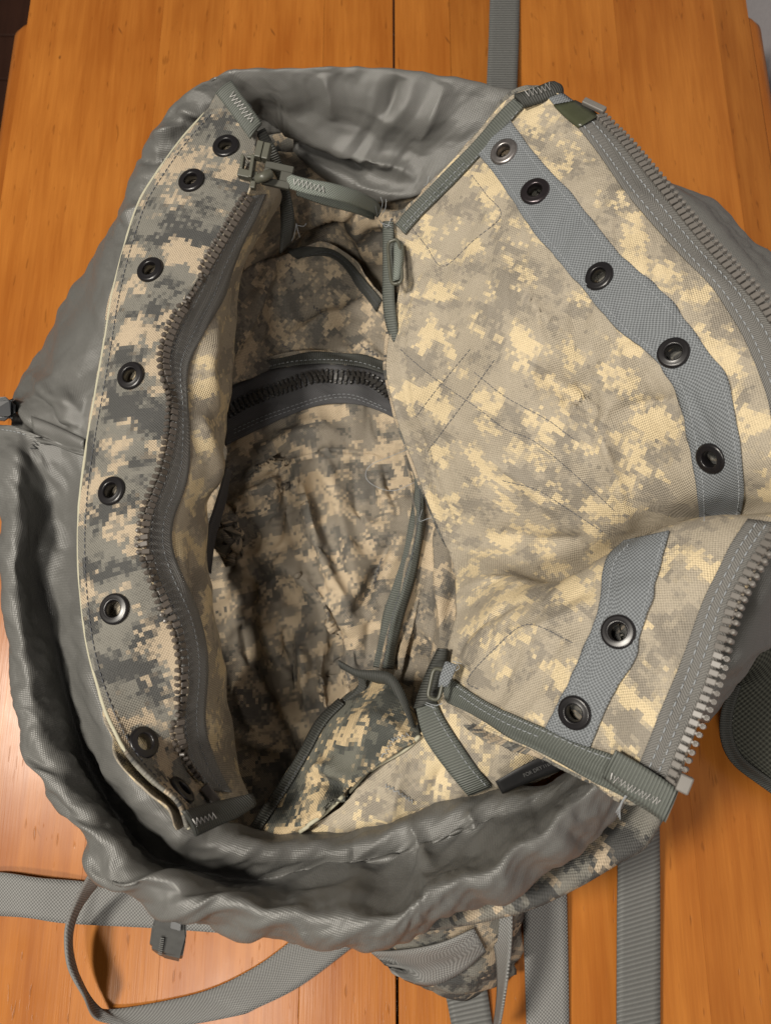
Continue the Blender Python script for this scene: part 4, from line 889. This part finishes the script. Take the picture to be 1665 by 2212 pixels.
# --- straps on the table
def strap(name, mat, A, B, thick=.0016, bend=0.0, nc=7): return free_ribbon(name, mat, A, B, nc, thick, False, bend)
strap('strap', WEB_RIB, [(1060, -60, .003), (1058, 0, .003), (1055, 90, .006), (1051, 190, .012), (1050, 260, .030)], [(1124, -60, .003), (1122, 0, .003), (1120, 90, .006), (1116, 195, .012), (1115, 260, .030)])
strap('strap', WEB_GREY, [(-60, 1890, .006), (0, 1886, .008), (90, 1898, .010), (180, 1905, .006), (330, 1925, .004), (525, 1950, .003)], [(-60, 1978, .003), (0, 1980, .004), (60, 1984, .010), (145, 1996, .008), (330, 2006, .004), (525, 2020, .003)])
strap('strap', WEB_GREY, [(215, 1845, .095), (190, 1895, .075), (165, 1945, .055), (146, 1995, .045), (142, 2035, .042), (152, 2095, .040), (183, 2150, .034), (222, 2208, .012), (350, 2222, .004), (510, 2196, .003), (552, 2180, .004), (650, 2130, .003), (770, 2040, .003)],
      [(244, 1868, .090), (230, 1892, .068), (196, 1935, .042), (168, 1978, .028), (156, 2020, .022), (158, 2060, .018), (172, 2105, .014), (205, 2166, .010), (240, 2181, .005), (350, 2165, .003), (455, 2138, .003), (555, 2088, .003), (640, 2025, .003)])
strap('strap', WEB_GREY, [(1123, 1900, .012), (1128, 1965, .010), (1133, 2080, .006), (1137, 2212, .004), (1139, 2280, .004)], [(1222, 1880, .012), (1224, 1940, .010), (1227, 2080, .006), (1229, 2212, .004), (1230, 2280, .004)])
strap('strap', WEB_RIB, [(1336, 1790, .030), (1335, 1870, .016), (1333, 2000, .008), (1332, 2212, .006), (1332, 2280, .006)], [(1424, 1750, .030), (1425, 1830, .016), (1426, 2000, .008), (1426, 2212, .006), (1426, 2280, .006)])
strap('strap', WEB_RIB, [(955, 2120, .012), (964, 2160, .006), (974, 2212, .003), (985, 2280, .003)], [(1042, 2090, .012), (1052, 2140, .006), (1063, 2212, .003), (1074, 2280, .003)])
strap('strap', WEB_GREY, [(1040, 1975, .070), (1066, 2050, .062), (1072, 2120, .054), (1070, 2170, .045), (1062, 2230, .030)], [(1105, 1950, .080), (1104, 2010, .080), (1096, 2090, .076), (1086, 2160, .068), (1074, 2230, .052)])
# --- pouch under the hem with a webbing tab
po = Patch([
 [(800, 1990, .060), (880, 1985, .080), (960, 1975, .085), (1050, 1965, .085), (1128, 1950, .070)],
 [(806, 2040, .040), (880, 2030, .066), (960, 2025, .076), (1050, 2020, .076), (1128, 2000, .050)],
 [(850, 2085, .025), (900, 2075, .055), (965, 2075, .064), (1045, 2065, .064), (1128, 2050, .035)],
 [(905, 2120, .012), (935, 2125, .035), (985, 2130, .042), (1045, 2115, .042), (1115, 2090, .018)],
 [(945, 2150, .003), (962, 2158, .008), (1000, 2160, .008), (1050, 2142, .008), (1105, 2108, .003)],
]); po.relax((1.04, 1.04), 40, 'i0', keep=.05, amp=.003, freq=28, seed=81); po.crumple(.0016, 22, 74); po.flatten(); po.build('side_pouch', CAMO_OUT, bag, .0014, uvrot=.7)
ptab, ptabo = ribbon('webbing_tab', WEB_GREY, bag, [(806, 2048), (870, 2046), (950, 2030), (1018, 2000)], [(880, 2110), (930, 2124), (1000, 2090), (1046, 2046)], [po], nc=9, off=.002, thick=.0016)

# --- drawstring barrel and toggle
def hull(name, mat, top, bot, parent=bag, bev=.0015):
    bm = bmesh.new(); t_ = [bm.verts.new(at(*p)) for p in top]; b_ = [bm.verts.new(at(*p)) for p in bot]; n = len(top)
    bm.faces.new(t_); bm.faces.new(b_[::-1])
    for k in range(n): bm.faces.new((t_[k], b_[k], b_[(k + 1) % n], t_[(k + 1) % n]))
    bmesh.ops.recalc_face_normals(bm, faces=bm.faces); bmesh.ops.bevel(bm, geom=list(bm.edges), offset=bev, segments=2, affect='EDGES'); return bm_obj(name, bm, mat, parent)
tog = hull('cord_toggle', PLASTIC, [(338, 1975, .168), (404, 1992, .168), (402, 2030, .166), (394, 2072, .160), (352, 2062, .160), (322, 2046, .162), (328, 2000, .166)],
     [(346, 1970, .148), (404, 1985, .148), (402, 2026, .146), (392, 2080, .140), (350, 2070, .140), (324, 2050, .144), (332, 1998, .146)])
hull('toggle_slot', PLASTIC_D, [(370, 1986, .1695), (392, 1992, .1695), (390, 2012, .1692), (368, 2006, .1692)], [(370, 1986, .163), (392, 1992, .163), (390, 2012, .163), (368, 2006, .163)], tog, .0003)
for k in range(9):
    a = (346 - k * .6, 2026 + k * 4.2); hull('embossed_line', plain('emboss', (.16, .16, .155), .5) if k == 0 else bpy.data.materials['emboss'], [(a[0], a[1], .1662 - k * .0005), (a[0] + 9, a[1] + 2, .1664 - k * .0005), (a[0] + 9, a[1] + 4, .1662 - k * .0005), (a[0], a[1] + 2, .166 - k * .0005)], [(a[0], a[1], .160), (a[0] + 9, a[1] + 2, .160), (a[0] + 9, a[1] + 4, .160), (a[0], a[1] + 2, .160)], tog, .0001)
hull('cord_barrel', PLASTIC_D, [(-40, 860, .120), (22, 856, .120), (34, 866, .118), (32, 900, .118), (20, 908, .118), (-40, 905, .118)], [(-40, 860, .100), (22, 856, .100), (36, 866, .100), (34, 902, .100), (20, 912, .100), (-40, 905, .100)], bev=.003)

# --- padded strap at the right
pad = Patch([
 [(1545, 1330, .075), (1580, 1315, .078), (1620, 1300, .075), (1670, 1290, .070)],
 [(1612, 1440, .045), (1650, 1415, .055), (1700, 1370, .055), (1800, 1340, .050)],
 [(1575, 1490, .036), (1640, 1480, .048), (1710, 1460, .050), (1800, 1430, .046)],
 [(1558, 1560, .030), (1630, 1560, .042), (1710, 1560, .046), (1800, 1540, .042)],
 [(1562, 1610, .026), (1630, 1640, .034), (1710, 1660, .038), (1800, 1660, .036)],
 [(1588, 1650, .022), (1640, 1688, .024), (1710, 1740, .024), (1800, 1790, .024)],
], .003); pad.build('shoulder_pad', MESHPAD, bag, .012, offset=-1)
ribbon('binding_tape', BIND_DARK, bag, [(1580, 1476), (1558, 1545), (1560, 1604), (1586, 1648), (1630, 1682), (1700, 1734)], [(1602, 1482), (1582, 1550), (1586, 1600), (1604, 1634), (1642, 1664), (1705, 1708)], [pad], nc=5, off=.0006, thick=.002)

# --- raw edge of the left flap and front panel piping
def piping(name, mat, line, surfs, r, n=120, off=0.0):
    P, N = cast_line(line, n, surfs); V, F = tube_geo(P + N * off, r, 7); return mesh_obj(name, V, F, mat, bag)
ledge = [p[0] for p in LF][1:]
piping('flap_edge', SELVEDGE, shift(ledge, 2, 1), [lf], .0011, 200, -.0008)
piping('raw_edge', SELVEDGE, [(648, 1796), (700, 1760), (752, 1712), (780, 1686), (812, 1655), (870, 1622), (906, 1592)], [pf, fp], .0013, 80, .0006)
# --- stitching
stitches('stitching', THREAD_D, bag, [shift(ledge, 19, 4)], [lf], off=.0005)
stitches('stitching', THREAD_L, bag, [[(a[0] * .72 + b[0] * .28, a[1] * .72 + b[1] * .28) for a, b in zip(zl_in, ZE)], [(a[0] * .3 + b[0] * .7, a[1] * .3 + b[1] * .7) for a, b in zip(zl_in, ZE)]], [lb, tl], r=.0002, off=.0003)
mixl = lambda A, B, f: [tuple(q) for q in even(np.array(A, float), 24) * (1 - f) + even(np.array(B, float), 24) * f]
stitches('stitching', THREAD_L, bag, [mixl(ZT1, ZR1, .22), mixl(ZT1, ZR1, .58), mixl(ZT2, ZR2, .28), mixl(ZT2, ZR2, .56)], [rf, t1, t2], r=.00034, pitch=.0046, length=.003)
stitches('stitching', THREAD_L, bag, [mixl(wl1, wr1, .12), mixl(wl1, wr1, .88), mixl(wl2, wr2, .12), mixl(wl2, wr2, .88)], S_R, r=.00026, pitch=.0034, length=.0028, off=.0004)
stitches('stitching', THREAD_L, bag, [[(874, 498), (930, 440), (985, 385), (1035, 334), (1084, 281), (1125, 232)], [(868, 492), (920, 436), (970, 385), (1005, 350)]], [rf, b1], off=.0005)
stitches('stitching', THREAD_L, bag, [[(982, 1480), (1060, 1530), (1130, 1560), (1200, 1590), (1270, 1622), (1320, 1640)], [(990, 1500), (1040, 1533), (1100, 1565), (1165, 1592)]], [rf, b2], off=.0005)
stitches('stitching', THREAD_D, bag, [[(906, 1040), (906, 1090), (900, 1150), (884, 1220), (858, 1300), (838, 1375), (826, 1436)]], [wr, dv, b3], off=.0005)
stitches('stitching', THREAD_L, bag, [[(930, 1520), (945, 1550), (970, 1592), (1012, 1655), (1050, 1698)]], [fp, b4], off=.0005)
stitches('stitching', THREAD_D, bag, [[(862, 752), (905, 790), (952, 827), (1032, 882), (1092, 927), (1152, 952), (1232, 1017), (1332, 1107)], [(1022, 802), (1092, 857), (1182, 907), (1240, 950)], [(1082, 1037), (1157, 1057), (1222, 1097), (1307, 1152)], [(897, 902), (947, 837), (1022, 747)], [(922, 977), (997, 877), (1072, 772)], [(1017, 375), (1050, 420), (1082, 465), (1022, 520), (957, 575), (920, 530), (887, 490)], [(1035, 1490), (1010, 1470), (1060, 1410), (1140, 1350), (1240, 1390)]], [rf], r=.00024, pitch=.0033, length=.0027, off=.0004)
stitches('stitching', THREAD_L, bag, [[(502, 822), (587, 790), (677, 777), (767, 781), (826, 798)], [(502, 930), (569, 900), (641, 874), (700, 856), (760, 853), (830, 880)], [(502, 938), (569, 908), (641, 882), (700, 863), (760, 860), (838, 888)]], [dv, bi, ti], r=.0002, off=.0003)
stitches('stitching', THREAD_D, bag, [[(650, 556), (702, 545), (735, 558), (765, 588), (790, 622), (818, 660)]], [pp, b6], r=.0002)
stitches('stitching', THREAD_D, bag, [[(565, 1790), (622, 1698), (662, 1632), (702, 1562), (742, 1520)]], [pf, b5, dv], r=.0002)
# bar tacks
for a, b_, w_, sf, m in (((500, 205), (546, 262), 14, [b7, lf, cu], THREAD_W), ((1136, 206), (1188, 188), 14, [cap1, b1, rf], THREAD_W), ((1320, 1676), (1424, 1732), 15, [cap2, b2, rf], THREAD_W), ((415, 1778), (462, 1762), 14, [b8], THREAD_W), ((635, 392), (700, 410), 12, [el], THREAD_W), ((835, 1696), (892, 1730), 7, [fp], THREAD_L), ((676, 662), (708, 690), 6, [pp], THREAD_D), ((622, 570), (634, 612), 6, [pp], THREAD_D), ((610, 745), (640, 765), 6, [pp], THREAD_D), ((780, 745), (815, 770), 6, [pp], THREAD_D), ((824, 1205), (812, 1260), 7, [dv], THREAD_D), ((762, 600), (790, 640), 6, [pp, bw], THREAD_D), ((72, 972), (96, 915), 14, [cu, cl], PLASTIC_D), ((848, 1600), (880, 1588), 8, [pf], THREAD_L), ((828, 1640), (850, 1600), 8, [pf], THREAD_L)):
    try: bartack('bar_tack', m, bag, a, b_, w_, sf, n=int(max(10, math.hypot(b_[0] - a[0], b_[1] - a[1]) / 4)))
    except Exception as e: print('bartack', e)
# loose threads
for pts in ([(530, 228, .19), (536, 222, .195), (544, 232, .194), (538, 238, .193)], [(640, 482, .13), (636, 505, .125), (630, 520, .118)], [(640, 482, .13), (644, 500, .126), (648, 512, .12)], [(642, 486, .13), (655, 488, .128), (662, 482, .128)],
            [(818, 462, .15), (826, 440, .16), (822, 425, .165)], [(822, 466, .15), (832, 450, .16), (834, 430, .166)], [(816, 468, .15), (812, 450, .158), (810, 440, .16)], [(820, 475, .15), (835, 490, .155), (845, 470, .158)], [(822, 480, .15), (838, 486, .156), (846, 490, .156)],
            [(915, 400, .172), (922, 396, .178), (926, 380, .18)], [(930, 395, .172), (940, 384, .178)], [(900, 962, .075), (845, 985, .08), (800, 1005, .08), (790, 1030, .08), (810, 1050, .08), (850, 1060, .08), (895, 1042, .08)], [(912, 1100, .072), (906, 1125, .075), (925, 1120, .08), (945, 1115, .085)], [(985, 1432, .154), (992, 1442, .158), (984, 1450, .158)], [(978, 1428, .154), (996, 1434, .158)], [(920, 1518, .14), (940, 1524, .145), (955, 1520, .146)], [(918, 1522, .14), (940, 1530, .145)]):
    thread('loose_thread', THREAD_L, bag, pts, .00024)
for k in range(4): thread('loose_thread', THREAD_L, bag, [(1352 + k * 2, 1716, .218), (1340 + k * (1 - k % 2), 1738, .212), (1330 + k * 3, 1756 + k * 5, .204)], .0003)
# printed label
lb_, lbo = free_ribbon('label', LABEL, [(1070, 1690, .146), (1130, 1655, .150), (1200, 1622, .150)], [(1085, 1716, .136), (1140, 1692, .140), (1215, 1664, .140)], nc=5, thick=.0006)
def text(body, px, py, z, size, dirpx, parent, mat):
    cu_ = bpy.data.curves.new('print', 'FONT'); cu_.body = body; cu_.size = size; cu_.extrude = .00005; to = bpy.data.objects.new('print', cu_); COL.objects.link(to)
    dg = bpy.context.evaluated_depsgraph_get(); me = bpy.data.meshes.new_from_object(to.evaluated_get(dg)); bpy.data.objects.remove(to); me.materials.clear(); me.materials.append(mat)
    o = bpy.data.objects.new('printed_text', me); COL.objects.link(o); o.parent = parent
    o.matrix_basis = frame(at(px, py, z), at(px + dirpx[0], py + dirpx[1], z) - at(px, py, z), (.05, .25, 1)); return o
text('FOR DRY ITEM', 1132, 1680, .1485, .0030, (50, -24), lbo, INK); text('NE', 1172, 1648, .1520, .0030, (50, -24), lbo, INK)

# keep parts where they were modelled: the root sits at the bag's base
for o in list(bag.children):
    if o.type == 'MESH' and o.name.split('.')[0] not in ('eyelet', 'zipper_end_stop'):
        o.location = (0, -.06, 0)
